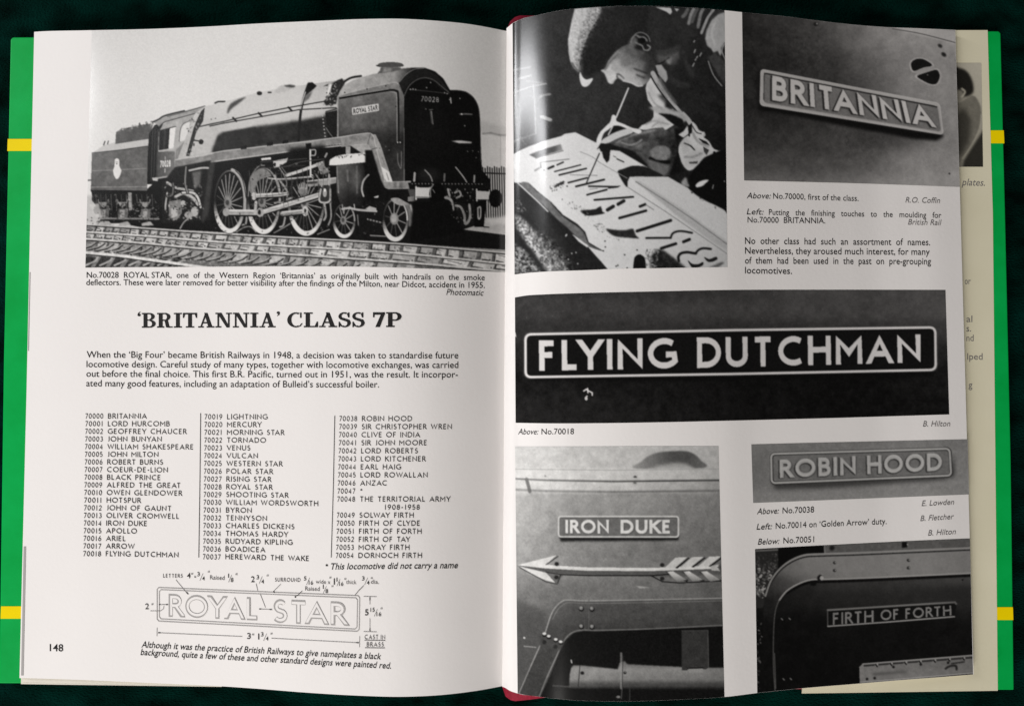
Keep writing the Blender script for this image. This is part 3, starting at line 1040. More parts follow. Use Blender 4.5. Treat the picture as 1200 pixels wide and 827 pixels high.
def bed(Ra, Rb, x0, x1, st0, st1, light, lean0, fill=.82):
    x = x0
    while x < x1:
        f = (x - x0) / (x1 - x0)
        st = (st0 + f * (st1 - st0)) * (.72 + .56 * rs.random())
        lean = lean0 + 1.6 * (rs.random() - .5)
        xb = x + st * (fill + .12 * (rs.random() - .5))
        ya, yb = ip(Ra, x) + 2.0, ip(Rb, x) - 1.0
        ya2, yb2 = ip(Ra, xb) + 2.0, ip(Rb, xb) - 1.0
        L = light + .26 * (rs.random() - .6)
        h.poly([(x + lean, ya), (xb + lean, ya2), (xb, yb2), (x, yb)], L)
        h.line([(x + 1 + 2 * rs.random(), yb - .8), (xb - st * (.1 + .4 * rs.random()), yb2 - .8)], 1.0 + f + .8 * rs.random(), .13 + .22 * rs.random())
        if rs.random() < .4: h.speckle([(x, ya), (xb, ya2), (xb, yb2), (x, yb)], 14, .5, 1.4, (.2, .8), int(x * 7))
        h.line([(x + lean * .8, ya + .5), (x, yb)], 1.0 + .8 * rs.random(), .16 + .2 * rs.random())
        if rs.random() < .5: h.line([(x + st * .2, ya + 2), (xb - st * .25, ya2 + 2.2)], .9, .35)
        if rs.random() < .6: h.dot(xb - 1.5, yb2 - 2, .9, .2)
        x += st


bed(R1, R2, 100, 598, 9, 22, .70, 2.0, .80)
bed(R2, R3, 99, 598, 9, 36, .74, 3.2, .88)
R5 = [(96, 296), (240, 307), (330, 312), (420, 316), (600, 330)]
bed(R3, R5, 98, 480, 11, 28, .68, 4.2, .8)
for i in range(26):
    x = 100 + i * 10 + i * i * .12
    y = ip(R3, x) + 9 + i * .1
    h.curve([(x + 14, y - 6), (x + 6, y - 1), (x - 8, y + 2.4)], 1.6, .62)
    h.curve([(x + 13, y - 4), (x + 5, y + 1), (x - 8, y + 4)], 1.4, .16)
h.speckle([(99, 288), (180, 300), (330, 310), (330, 316), (230, 312), (99, 296)], 420, .6, 1.5, (.25, .75), 8)
h.poly([(96, 297), (140, 301), (180, 306), (236, 315), (96, 320)], .5)
for i in range(7):
    x = 102 + i * 17
    h.poly([(x, 300 + i * .6), (x + 11, 301.5 + i * .6), (x + 4, 313), (x - 8, 313)], .22)
    h.curve([(x + 13, 301 + i * .7), (x + 9, 306), (x - 2, 311)], 2.0, .68)
rail(R1, 1.8, .76); rail(R2, 2.2, .80, 1.2, .2); rail(R3, 2.4, .78, 1.6, .14); rail(R4, 3.2, .86, 1.6, .2)
# tender
tn = h.grid([105, 125, 150, 175], [165, 195, 226], [[.40, .36, .40, .34], [.36, .42, .38, .40], [.33, .37, .42, .40]]) + .05 * h.fbm(4, 3)
h.poly([(109, 179), (122, 170), (136, 167), (174, 160), (174, 172)], .76, .3)
h.poly([(135, 169), (136, 155), (142, 151.5), (158, 148), (180, 144.5), (174, 163)], .34 + .05 * h.fbm(5, 3))
h.speckle([(137, 154), (148, 147.5), (165, 143.5), (182, 141.5), (180, 147), (160, 149), (140, 153.5)], 110, .7, 1.8, (.12, .8), 12)
h.poly([(107.6, 179.4), (142, 175.8), (173.6, 171), (172.4, 224), (106.4, 223.6)], tn)
h.line([(108, 179.4), (142, 175.8), (173, 171.4)], .9, .2)
h.line([(107, 200.5), (172, 197.5)], .7, .58); h.line([(107, 219.5), (172, 219)], .8, .6)
h.line([(107, 223.6), (173, 224.4)], 1.6, .07)
h.line([(121.5, 170), (123, 166)], 1.3, .2); h.line([(126, 169), (127, 165.5)], 1.2, .25)
h.line([(103, 211.5), (107, 211.2)], 1.6, .3)
h.poly([(134.4, 187), (137, 185.6), (139.6, 187), (140, 195), (142.4, 200), (141, 205), (138.5, 209.5), (136, 210), (133.4, 205.5), (132.4, 200), (134.2, 195)], .88)
h.dot(136.8, 192, .8, .4); h.line([(135.5, 190), (138, 190)], .6, .5)
# tender frames, springs and axle boxes
h.poly([(107, 224), (176, 225), (178, 262), (130, 262), (118, 250), (109, 236)], .10)
h.ellipse(112, 233, 4.5, 5, .2); h.ellipse(112.5, 233, 2.6, 3, .06)
for x in (121, 143.5, 170):
    h.poly([(x - 5, 237), (x + 5, 237), (x + 3, 241.5), (x, 243.5), (x - 3, 241.5)], .55)
    h.line([(x - 6, 234), (x - 5, 238)], 1.2, .5); h.line([(x + 6, 234), (x + 5, 238)], 1.2, .5)
    h.poly([(x - 6, 245), (x + 7, 245), (x + 6, 256), (x - 5, 256)], .38)
    h.poly([(x - 3, 246), (x + 3, 246), (x + 2, 255), (x - 3, 255)], .6)
    h.ellipse(x - 8, 246, 3.4, 5, .06)
    h.poly([(x - 4, 262), (x + 6, 259), (x + 10, 264), (x - 4, 265)], .66, .4)
h.poly([(150, 225.5), (154.6, 226), (154.6, 246.5), (151, 246.5)], .62)
h.line([(118, 256), (186, 256.6)], 2.0, .5); h.line([(118, 258.4), (186, 259)], 1.6, .08)
h.speckle([(115, 238), (186, 236), (186, 258), (120, 258)], 110, .6, 1.6, (.05, .6), 15)
h.poly([(105, 240), (116, 238), (119, 256), (112, 254)], .8, .8, .8)
# cab
h.poly([(174.5, 157), (181, 147), (193, 141), (188, 153), (186, 175), (184, 210), (181, 216), (172.5, 216), (173, 185)], .10)
for x in (177, 180, 183): h.line([(x + 2, 152), (x, 212)], .9, .26)
h.poly([(186, 155), (191, 146), (198, 142), (229, 133), (226, 145), (213, 176), (206, 185), (204, 207), (184, 209)], .66 + .03 * h.fbm(6, 2))
h.poly([(184.5, 178), (205, 177.5), (204, 207), (184, 209)], lambda X, Y: .30 + (X - 184) * .008)
h.poly([(206, 176), (214, 168), (222, 160), (222, 190), (217, 207), (204, 207)], .52)
h.poly([(187, 153.4), (199, 150.4), (197.4, 174.4), (186.6, 176.4)], .10); h.poly([(199, 150.4), (206, 148.6), (203.4, 173.6), (197.4, 174.8)], .88)
h.poly([(192, 152.4), (195, 151.6), (193.5, 175), (191, 175.4)], .2)
h.line([(186.4, 177), (187, 153.2), (206, 148.4)], .9, .2); h.line([(186, 177), (204, 174.6)], 1.2, .72)
h.poly(smooth([(210, 165), (211.5, 152), (215, 145.5), (222, 142.5), (221, 155), (217, 164)]), .84); h.curve([(210, 165.6), (211.5, 152), (215, 145.5), (222, 142)], .8, .3)
h.letters('70028', [(187.5, 188.6), (200, 187.4), (200, 195.6), (187.5, 196.4)], .9, .24, .12); h.line([(193.6, 184), (193.6, 187)], 1, .7); h.line([(193.4, 198), (193.2, 202)], 1.2, .75)
h.poly([(180, 143.5), (193.5, 136), (240, 124), (243, 126.4), (229, 133), (197, 142), (186, 148)], .60)
h.curve([(178.5, 143.4), (186, 140), (193.5, 135.6), (216, 130)], 1.6, .12); h.curve([(196, 136.8), (218, 131), (240, 124.4)], .9, .3); h.curve([(186, 149), (191, 144.6), (198, 141.6), (228, 133.4)], 1.0, .25)
h.line([(184, 209), (204, 206), (216, 207)], 1.8, .66); h.poly([(178, 208.5), (184, 208), (185, 212.6), (179, 211.6)], .74)
# boiler: light above, dark below, on the running plate
boil = h.grid([215, 260, 300, 350, 400, 440], [95, 125, 150, 185], [[.78, .80, .80, .78, .66, .5], [.76, .80, .80, .80, .74, .5], [.74, .76, .78, .74, .60, .4], [.7, .7, .7, .6, .5, .4]]) + .02 * h.fbm(12, 3)
h.poly([(228, 134), (240, 125), (262, 119.5), (272, 117), (300, 109), (330, 103.5), (365, 98.4), (392, 95), (404, 93), (404, 162), (360, 167), (262, 178), (208, 187)], boil)
dk = .17 + .05 * h.fbm(8, 4)
h.poly([(222, 184), (232, 164), (252, 159), (262, 156.5), (300, 148.4), (350, 141.4), (395, 133.4), (404, 132), (404, 162), (360, 166), (262, 177), (249, 179.6), (252, 158), (247, 180)], dk, 1.6)
h.poly([(213, 186), (227, 152), (258, 148), (249, 178), (246, 181)], .74, 1.2)
h.poly(smooth([(249, 178), (255, 164), (262, 156), (262, 178)]), dk, 1.5)
h.poly([(249, 178.4), (262, 155), (300, 148.6), (300, 172.6), (262, 177)], dk, .8)
h.poly(smooth([(266.4, 133.6), (268, 125), (275, 118.6), (288, 114), (281, 120.4), (276, 124), (271, 128)]), .30, .8)
h.poly(smooth([(322, 108.5), (326, 102.4), (334, 99.6), (344, 99.8), (347, 102), (338, 106), (328, 109)]), .74, .6); h.poly(smooth([(333, 101), (340, 99.6), (346, 101), (342, 103)]), .26, .6)
h.ellipse(304, 109.6, 3.2, 2.4, .16); h.ellipse(316, 108.6, 2.6, 1.1, .22); h.line([(260, 119.6), (263.6, 119)], 1.4, .2)
h.curve([(252, 121), (256, 119.4), (263, 119.2)], 1.8, .2)
h.curve([(361.4, 99), (357, 112), (353, 128), (351, 146), (350, 165)], 3.0, .13); h.curve([(358, 108), (354.6, 118), (352.2, 128)], 1.0, .85)
h.poly([(361, 97), (366, 96.6), (371.4, 101), (366, 106), (358, 113), (360, 104)], .10, .3); h.poly([(358, 112), (367, 106), (362, 116), (355, 121)], .42, .8)
h.poly([(379, 101.4), (385, 98.4), (384, 101)], .22)
h.line([(246, 145.8), (262, 142.6), (300, 133.8), (340, 126), (380, 119)], 1.3, .16)
h.line([(246, 148), (262, 144.6), (310, 136.2), (350, 128.8), (394, 126.4)], 1.3, .18)
for x, y in ((275, 140.2), (305, 134.6), (340, 128)): h.line([(x - 2, y - 2), (x + 2, y + 2)], 2.2, .14)
h.poly([(236, 130), (240, 126), (238, 142), (230, 155), (222, 183), (218, 183), (222, 168), (227, 150), (232, 138)], .16); h.speckle([(222, 140), (240, 128), (236, 150), (222, 182), (216, 182)], 70, .7, 1.8, (.06, .6), 21)
h.line([(227, 164.6), (238, 166)], 1.4, .14); h.ellipse(235.6, 166.4, 2.8, 3, .12); h.line([(232, 149), (250, 145)], 1.4, .2); h.dot(247.5, 140, .7, .3); h.dot(252.6, 139, .7, .3)
# pump clump and pipes by the smokebox
h.poly([(389, 98), (396, 94), (401, 92), (404, 98), (396, 112), (394, 122), (382, 124), (379, 119), (387, 112)], .16, .4); h.speckle([(384, 100), (402, 93), (398, 112), (394, 123), (380, 123)], 90, .7, 1.6, (.05, .75), 23)
h.poly([(386, 99), (389, 99), (385, 111), (383, 112)], .88)
h.curve([(395, 113), (400, 100), (410, 92), (423, 89.4)], 2.6, .16); h.curve([(382, 131), (396, 127.4)], 1.4, .2)
h.poly([(381, 132), (396, 129), (396, 161), (384, 163)], .12, .3)
for i in range(9): h.dot(377 + i * .5, 128 + i * 4, .8, .72)
h.curve([(382, 150), (386, 156), (390, 161)], .8, .5)
# smoke deflector and smokebox
top_s = [(396, 113), (399, 106), (405, 99), (415, 93.6), (437, 87), (444, 86), (456, 85), (470, 80.6), (485, 79.4), (497, 79.6), (510, 84), (520, 93), (528, 107)]
h.poly(top_s + [(528, 214), (473, 213), (395, 160)], lambda X, Y: np.clip(.66 - (X - 400) * .0012 - np.maximum(0, X - 462) * .02, .1, .7), .4)
df = h.grid([395, 415, 440, 473], [96, 118, 145, 165, 212], [[.52, .5, .52, .5], [.42, .42, .36, .40], [.34, .40, .34, .22], [.22, .2, .16, .16], [.2, .15, .12, .22]]) + .07 * h.fbm(9, 4)
h.poly([(395.6, 113.6), (420, 106), (458, 97.6), (466, 98), (471, 104), (473.4, 112), (474, 213), (460, 213), (446, 170), (440, 157.4), (396, 161)], df)
h.curve([(396, 113), (420, 106), (458, 97.4), (466, 98), (471, 104), (473.4, 113), (474, 213)], 1.2, .66)
h.line([(398.4, 115.4), (420, 111.6), (456, 106)], 2.2, .06); h.line([(398.4, 113.6), (456, 104.4)], .8, .6)
h.curve([(456, 105.8), (464, 106.6), (466.6, 114), (467, 166)], 2.4, .10); h.curve([(457, 108), (463, 109), (465, 115), (465.4, 166)], .8, .62)
for x, y in ((404, 108.6), (430, 104.6), (452, 101), (464, 125), (466, 167), (469, 167)): h.dot(x, y, .8, .12 if y < 130 else .85)
h.line([(395.8, 114), (396, 161)], 1.2, .62)
h.poly([(412.6, 126.6), (443.6, 121.6), (444, 130), (412.8, 135)], .82); h.letters('ROYAL STAR', [(414, 127.8), (442.4, 123.2), (442.6, 129.2), (414.2, 133.6)], .2, .2, .16, .4)
h.ellipse(457, 77.2, 16.4, 2.2, .2); h.poly(smooth([(443, 76), (447, 73.8), (458, 73), (469, 74), (473, 77), (466, 79), (448, 79)]), .30); h.poly([(446, 79), (469, 79), (471, 81.6), (462, 84), (450, 86), (442, 86.4), (445, 83)], .36, .4); h.poly([(450, 80), (458, 79.6), (459, 83.6), (448, 85.6)], .6, .8, .7)
front = [(467, 97), (473, 89.6), (480, 83.6), (490, 80), (498, 80), (508, 83.4), (518, 91), (527, 105.6), (536, 105.8), (546, 107.6), (555, 114.6), (560.4, 124), (562.4, 140), (563.6, 175), (565, 200), (574, 210), (574, 222), (550, 240), (480, 226), (474, 213), (473.2, 112), (470, 103)]
h.poly(front, .055, .3)
h.poly(smooth([(468, 97), (476, 88), (488, 82), (498, 81.4), (509, 86), (518, 95), (526, 107), (518, 105), (509, 96), (498, 92), (488, 93), (478, 100), (473, 108)]), .12, .8)
h.curve([(473.4, 113), (479, 101.6), (488, 94), (498, 91.4), (508, 94), (517, 101), (526, 108.6)], 1.0, .34)
h.curve([(467.6, 96.6), (476, 87.4), (486, 81.4), (497, 80.2)], .9, .5)
h.curve([(479, 105), (500, 107), (526, 110)], .8, .26)
h.curve([(563.4, 190), (562.4, 140), (560, 124), (554, 113.6), (545, 107.6), (535, 106)], .7, .24)
for x, y in ((481, 105), (484, 104.6), (487, 105.2), (504.6, 97), (500, 103), (521, 109), (524, 110), (539, 115.6), (544.6, 147.6), (527, 117), (499, 128)): h.dot(x, y, .8, .6)
h.letters('70028', [(493.6, 112.8), (514.2, 114), (514.2, 120.2), (493, 119)], .62, .16, .2)
h.line([(505.4, 130.6), (507.4, 145.6)], 1.2, .85); h.line([(504, 131), (506, 145)], .7, .6); h.line([(503, 129), (507, 128.6)], .9, .6); h.line([(528, 115), (528.6, 121)], 1.4, .7)
h.line([(539, 134), (546, 133.8), (553, 134.2)], 1.4, .5, .9, .5); h.dot(541, 134, 1, .85)
h.poly([(529, 165.4), (540, 164.8), (553, 166.6), (552, 168), (538, 168)], .78, .4)
h.ellipse(502, 152, 20, 26, .085, 8, .6); h.ellipse(502, 205, 12, 8, .13, 4)
for x, y in ((548, 177.6), (554, 177), (560.6, 178), (558, 185), (445, 174), (452, 172), (456, 176)): h.dot(x, y, .8, .36)
h.curve([(498, 199.4), (504, 206), (506.6, 212.6)], 1.4, .6); h.curve([(534, 196), (542, 206), (547, 213.6)], 1.4, .66)
h.line([(486, 203), (485.4, 212)], 2.4, .66); h.line([(521, 204), (520.6, 212)], 2.0, .4); h.line([(556, 206), (555.6, 213.6)], 2.0, .62)
h.line([(448, 185), (450.6, 193)], .9, .5); h.line([(453, 203), (455.6, 211)], .9, .5); h.curve([(466, 180), (466.4, 190), (470, 197), (470.4, 178)], 1.0, .44)
# running plate
h.poly([(206, 188), (240, 183), (262, 177), (300, 172.6), (360, 166.4), (400, 161.4), (404, 168), (360, 174.6), (300, 183), (262, 188), (212, 194.6)], .52 + .08 * h.fbm(6, 3))
h.line([(206, 187.6), (262, 177), (360, 166), (420, 158), (434, 156.6)], 1.1, .76)
h.line([(212, 195), (262, 188), (360, 175), (420, 168.6)], 1.4, .72)
for x, y in ((285, 173.6), (316, 169.6), (334, 167)): h.poly([(x - 3, y - 2), (x + 4, y - 3), (x + 4, y + 1), (x - 3, y + 1.8)], .1)
run = [(400, 160.6), (420, 157.4), (433, 156.4), (437.6, 160), (440, 170), (450, 208), (453, 213), (481.4, 212.6), (481.4, 221), (455, 221.4), (449, 219), (444, 210), (433.6, 174), (430.6, 169), (420, 169.4), (400, 172)]
h.poly(run, .53 + .11 * h.fbm(6, 3)); h.curve(run[:8], .8, .76); h.line(run[8:], .7, .66)
h.line([(434, 157), (431, 169)], .8, .34); h.line([(436, 175), (441.6, 173.6)], .9, .3)
for x in (463, 470): h.poly([(x - 2, 213.6), (x + 2, 213.4), (x + 2, 220.6), (x - 2, 220.6)], .4, .8)
h.poly([(358, 168.6), (365, 167.6), (365, 174.6), (359, 176)], .08)
h.poly([(405, 172), (410.6, 171.6), (410.4, 184), (405.6, 184)], .6)
# injector pipes under the cab
h.poly([(205, 196), (247, 188), (246, 258), (190, 262), (190, 215)], .12, .5)
for p, w, t in (([(196, 214), (206, 220), (216, 222), (226, 224)], 3, .66), ([(222, 200), (236, 197), (244, 197)], 2.4, .7), ([(205, 231), (215, 227), (226, 232), (232, 240)], 3.2, .72), ([(214, 226), (226, 226), (232, 232), (235, 243)], 2.6, .8), ([(218, 196), (217, 214), (220, 226)], 2, .5), ([(196, 226), (194, 240), (194, 246)], 2, .66), ([(203, 215), (202, 228), (196, 230)], 2, .4)):
    h.curve(p, w + 1.4, .06); h.curve(p, w, t)
h.poly([(198, 236), (212, 234), (213, 250), (207, 258), (198, 256)], .5); h.poly([(200, 245), (208, 243), (208, 253), (201, 256)], .72); h.ellipse(214.6, 238, 3, 3, .7); h.ellipse(228, 248, 4.5, 6, .66); h.ellipse(221, 252, 5, 4, .6)
h.speckle([(194, 215), (238, 215), (238, 258), (194, 258)], 150, .6, 1.6, (.06, .75), 31)
h.curve([(226, 252), (216, 260), (211, 268)], 1.4, .6); h.poly([(225, 202), (236, 200), (234, 216), (228, 222)], .4, 1)
h.poly([(246, 190), (252, 189), (244, 250), (238, 262), (236, 258)], .26, 1, .7)


def wheel(cx, cy, rx, ry, spokes, lit=.86, ring_t=.5, hub=4.5, hx=-2, hy=2, tw=4.5):
    h.ellipse(cx, cy, rx, ry, .09)
    for i in range(spokes):
        a = 2 * math.pi * i / spokes + .2
        t = .60 if (math.sin(a) < -.2 or math.cos(a) > .4) else .26
        h.line([(cx + hx + rx * .16 * math.cos(a), cy + hy + ry * .12 * math.sin(a)), (cx + rx * .80 * math.cos(a), cy + ry * .84 * math.sin(a))], 1.1, t)
    for k in range(64):
        a0, a1 = 2 * math.pi * k / 64, 2 * math.pi * (k + 1.2) / 64
        am = (a0 + a1) / 2
        lower = max(0, math.sin(am)) * (.65 + .35 * max(0, -math.cos(am) + .6))
        t = ring_t * .35 + (lit - ring_t * .35) * min(1, lower * 1.5) if math.sin(am) > 0 else ring_t * (.5 + .5 * math.cos(am)) + .16
        k_ = .93 - .03 * lower
        h.line([(cx + rx * k_ * math.cos(a0), cy + ry * k_ * math.sin(a0)), (cx + rx * k_ * math.cos(a1), cy + ry * k_ * math.sin(a1))], 1.6 + tw * lower, min(t, .9))
    h.ellipse(cx + hx, cy + hy, hub, hub * 1.4, .5); h.ellipse(cx + hx - .5, cy + hy - .5, hub * .5, hub * .7, .25)


wheel(269, 236, 18.6, 38.4, 18)
h.curve([(272, 199), (280, 205), (286, 220), (287, 245)], 3.4, .66); h.curve([(276, 200), (284, 210), (288.4, 232)], .9, .14)
wheel(309, 235, 20, 40.6, 18)
h.poly(smooth([(292, 222), (295, 206), (303, 198.6), (312, 199), (318, 206), (312, 208), (302, 213), (297, 228)]), .5); h.curve([(291, 230), (293, 210), (302, 196), (310, 194)], 1.2, .5)
h.curve([(322, 206), (327, 220), (328, 240)], 2.4, .6)
wheel(359, 236.6, 22, 41, 20)
h.poly([(340, 174), (380, 170), (390, 192), (350, 216), (336, 205), (330, 190)], .085, 2)
h.ellipse(355, 224, 5.6, 4.6, .5)
for i in range(6): h.line([(349 + i * 2, 214 + abs(i - 3)), (350 + i * 1.8, 221)], 1.1, .7)
wheel(403.4, 258.4, 13, 20.6, 11, .86, .5, 3.6, -1, 0, 3)
# rods and motion
for a, b_, w, t in (((265, 248.6), (305, 249), 6.4, .68), ((297, 229.6), (336, 227.6), 4.6, .74), ((331, 250.4), (358, 247.6), 5.4, .62), ((305.6, 248.8), (376, 227.6), 6.0, .76)):
    h.line([(a[0], a[1] + 1.6), (b_[0], b_[1] + 1.6)], w, .07); h.line([a, b_], w, t); h.line([(a[0], a[1] - w * .32), (b_[0], b_[1] - w * .32)], w * .2, .86); h.line([(a[0] + 4, a[1] + w * .1), (b_[0] - 4, b_[1] + w * .1)], w * .35, t - .1)
h.line([(308, 245), (374, 225)], 1.2, .1)
h.ellipse(265, 248.6, 4, 5, .6); h.ellipse(305, 249, 4.4, 5.4, .62); h.ellipse(304, 249, 1.8, 3, .1); h.ellipse(357.6, 247.6, 3.6, 6, .74); h.ellipse(357.6, 247, 1.4, 2.4, .2); h.ellipse(297.6, 230, 3, 4.6, .74)
h.line([(300, 237), (299, 250)], 3.4, .7)
h.line([(336, 207), (352, 202), (382, 190)], 4.4, .07); h.line([(336, 205.6), (352, 200.6), (382, 189.4)], 3.6, .76); h.curve([(315, 209), (330, 210), (362, 207.4), (366, 208)], 1.6, .74)
h.poly([(320, 189), (326, 187.6), (336, 186), (337.4, 184.6), (336, 190), (326, 196), (321, 197)], .78); h.ellipse(322, 193, 1.4, 2.4, .12); h.line([(327, 196), (333, 205)], 1.2, .6); h.line([(330, 196), (336, 204)], .9, .5)
h.poly([(306, 185.6), (317.6, 184.4), (317.4, 187), (306.4, 188)], .86)
h.line([(363.6, 176), (364, 206)], 2.0, .84); h.curve([(364, 176), (369.6, 176), (369, 182), (364, 182)], 1.2, .7); h.ellipse(365, 206, 2.2, 1.4, .8)
h.poly([(360, 212), (378, 210), (394, 208), (396, 214), (384, 217), (361, 219)], .58); h.line([(360, 212.6), (394, 208.4)], 1.2, .8); h.poly([(360, 213), (372, 212), (372, 215), (361, 216)], .25)
h.curve([(329, 196), (340, 194), (352, 190), (384, 186)], .9, .3); h.poly([(371, 192), (384, 190), (385, 203), (376, 204)], .5); h.speckle([(370, 190), (386, 188), (386, 206), (372, 206)], 40, .6, 1.5, (.1, .8), 41)
h.line([(385.6, 205), (386.6, 232)], 2.2, .74); h.poly([(374, 220), (388, 217), (388, 236), (375, 237)], .2); h.curve([(376, 222), (374.6, 236), (386, 236), (387, 222)], 2, .72); h.ellipse(380.6, 226, 2.4, 5, .66); h.ellipse(380.6, 223, 1.2, 2, .9)
h.curve([(380, 238), (382, 252), (379.6, 258)], 2.2, .6); h.curve([(387, 238), (388, 254), (384.6, 264)], 1.6, .6)
h.curve([(328, 212), (334, 220), (337, 228), (330, 238)], 2, .6); h.curve([(333, 206), (336, 216), (330, 226)], 1.2, .5); h.line([(322, 238), (342, 232)], 2.2, .6); h.poly([(329, 230), (336, 229), (335, 236), (329, 237)], .1)
h.curve([(277, 272), (286, 266.6), (294, 266), (300, 272)], 1.2, .55); h.curve([(321, 273), (332, 267), (340, 262)], 1.2, .55); h.line([(372, 274.6), (386, 269)], 1.2, .6); h.curve([(289, 255), (288, 262), (284, 264)], 2, .6); h.curve([(334, 255), (332, 264), (328, 266)], 2, .6)
# odds and ends of the valve gear, brake rigging and frames, half lost in shadow
for area, n_, sd in (([(288, 184), (392, 176), (392, 240), (330, 262), (288, 240)], 90, 301), ([(250, 250), (392, 250), (392, 274), (250, 272)], 60, 302), ([(108, 228), (190, 228), (190, 260), (118, 260)], 80, 303), ([(395, 240), (452, 236), (452, 274), (416, 276)], 50, 304), ([(484, 222), (565, 222), (556, 262), (500, 262)], 50, 305)):
    h.speckle(area, n_, .5, 1.5, (.05, .5), sd)
for i in range(16):
    x = 292 + i * 6.2; h.line([(x, 196 + 9 * rs.random()), (x + 5 * rs.random(), 216 + 30 * rs.random())], .8, .18 + .3 * rs.random(), .8)
for i in range(9):
    y = 190 + i * 8; h.line([(296 + 20 * rs.random(), y), (340 + 40 * rs.random(), y - 4)], .8, .2 + .25 * rs.random(), .7)
for i in range(12):
    x = 112 + i * 6; h.line([(x, 228), (x + 1, 236 + 16 * rs.random())], .9, .3 + .2 * rs.random(), .7)
# cylinder
cyl = h.grid([390, 397, 408, 418, 428], [190, 210, 235], [[.12, .34, .30, .22, .10], [.10, .36, .26, .36, .1], [.08, .2, .12, .14, .06]])
h.poly([(394, 192), (424, 188), (428, 200), (428, 240), (400, 243), (394, 225)], cyl)
h.line([(395, 196), (396.6, 226)], 1.6, .5); h.line([(407, 200), (407.6, 212)], 2, .5, .7, 1); h.line([(418, 195), (418.4, 226)], 2, .42, .8, 1)
h.poly([(384.6, 193.6), (387, 187), (394, 183), (404, 181), (436, 178.6), (433, 184), (431.6, 190), (420, 191), (395, 193.6)], .87); h.speckle([(394, 182), (436, 178), (434, 181), (394, 185)], 40, .6, 1.5, (.1, .5), 44)
h.ellipse(383, 189, 3.2, 8, .1); h.line([(381, 184), (383, 180)], 2, .6)
h.poly([(428, 176), (436, 176), (447, 212), (452, 222), (470, 224), (470, 232), (450, 236), (428, 236)], .07, .6)
h.curve([(432, 205), (426, 212), (424, 222), (426, 230)], 1.8, .72); h.ellipse(436, 219, 9, 14, .06, 1); h.poly([(438, 231), (444, 229), (443, 231.6), (439, 232)], .8)
h.line([(415, 239.6), (415.6, 244)], 1.2, .7); h.line([(401, 240), (402.6, 250)], 1.2, .6); h.curve([(401, 245), (410, 244), (420, 246), (441, 247.6)], 2.4, .70); h.poly([(428, 245), (433, 241.6), (441, 244), (441, 248)], .7)
for i in range(14): h.dot(431 + i * 1.2, 257 + .3 * i, .9, .3 + .4 * (i % 3 == 0))
h.line([(434, 276), (452, 277)], 1.2, .6); h.line([(419, 252), (420, 264)], 1.2, .5)
# leading wheel, guard iron, buffers
wheel(463.4, 257.4, 15, 25.6, 10, .84, .7, 5, -1.4, -1, 4)
h.ellipse(461.6, 256, 3.2, 5, .62)
h.poly(smooth([(458, 233), (466, 232), (474, 236), (480, 240), (470, 241), (462, 238)]), .6); h.poly([(474, 240), (482, 239), (487, 252), (488.6, 262), (479, 266), (478, 250)], .46, .6); h.line([(481, 241), (486, 259)], 1.6, .72); h.line([(484, 267), (486, 281)], 2, .5); h.ellipse(486, 280, 1.6, 2.4, .7)
h.poly([(478, 214), (570, 214), (574, 222), (560, 232), (482, 230)], .07)
for i in range(22):
    h.dot(483 + i * 3.9, 215.4 + .02 * i, .7, .55); 
    if i > 9: h.dot(521 + (i - 10) * 3, 222 + 4 * (i % 3), .8, .55)
h.poly([(487, 219.6), (502, 220), (506, 219), (503, 232), (488, 232.4)], .8); h.line([(487.6, 219), (487.6, 233.6)], 1.8, .84); h.line([(488, 231), (502, 231.4)], 1.6, .5); h.ellipse(512.4, 227, 9.4, 12.4, .035); h.curve([(508, 216), (504.6, 222), (504.6, 231)], 1.0, .62); h.line([(507, 222), (509.6, 226)], .8, .6)
h.poly([(478, 222), (486, 222), (487, 236), (482, 236)], .3); h.poly([(478, 231), (485, 230), (485, 236), (478, 236)], .5)
h.poly([(558, 223.6), (574, 224.6), (573, 233.6), (559, 233.6)], .76); h.line([(558.6, 222), (558.8, 236)], 1.6, .8); h.ellipse(580.6, 232.6, 7.8, 10.6, .05)
h.curve([(522, 231.6), (528, 234), (531, 242), (529.6, 250)], 3, .62); h.curve([(534, 241), (540, 243), (544, 252), (545, 262)], 2.6, .56); h.curve([(550, 240), (551, 254), (547, 262), (544, 258)], 2.6, .6); h.curve([(533, 226), (538, 224), (540, 229), (535, 232)], 2, .6); h.curve([(525, 222), (527, 230)], 2.4, .62); h.curve([(518, 254), (516, 260), (518, 264)], 1.6, .4)
h.poly([(484, 236), (530, 236), (540, 262), (545, 272), (560, 284), (480, 284)], .05, 1)
h.curve([(523, 232), (529, 236), (531.6, 246)], 1.6, .6); h.curve([(541, 243), (545, 252), (545, 262)], 1.4, .5); h.curve([(551, 246), (550, 256), (546, 263)], 2, .56)
h.speckle([(525, 222), (556, 222), (552, 262), (530, 262)], 50, .5, 1.2, (.2, .65), 51)
h.poly([(556, 236), (570, 236), (567, 266), (572, 266), (556, 266)], .05); h.curve([(560, 244), (563, 243), (563, 254), (560.6, 256), (560, 244)], 1.6, .66); h.line([(567, 266), (573, 266.4)], 1.2, .1)
h.poly([(480, 284), (545, 272), (598, 277), (598, 293), (540, 290), (500, 287)], .07, .6)
body = [(104, 160), (180, 140), (300, 105), (440, 75), (530, 80), (566, 110), (578, 225), (598, 280), (598, 294), (420, 284), (240, 274), (104, 264)]
m_, sl = h._mask([body], 1)
h.g[sl] *= 1 + m_ * np.clip((.80 - h.g[sl]) / .2, 0, 1) * (.16 * h.fbm(3.0, 4) + .10 * h.fbm(11, 3))[sl]
m_, sl = h._mask([[(95, 262), (240, 272), (420, 283), (600, 297), (600, 330), (95, 330)]], .5)
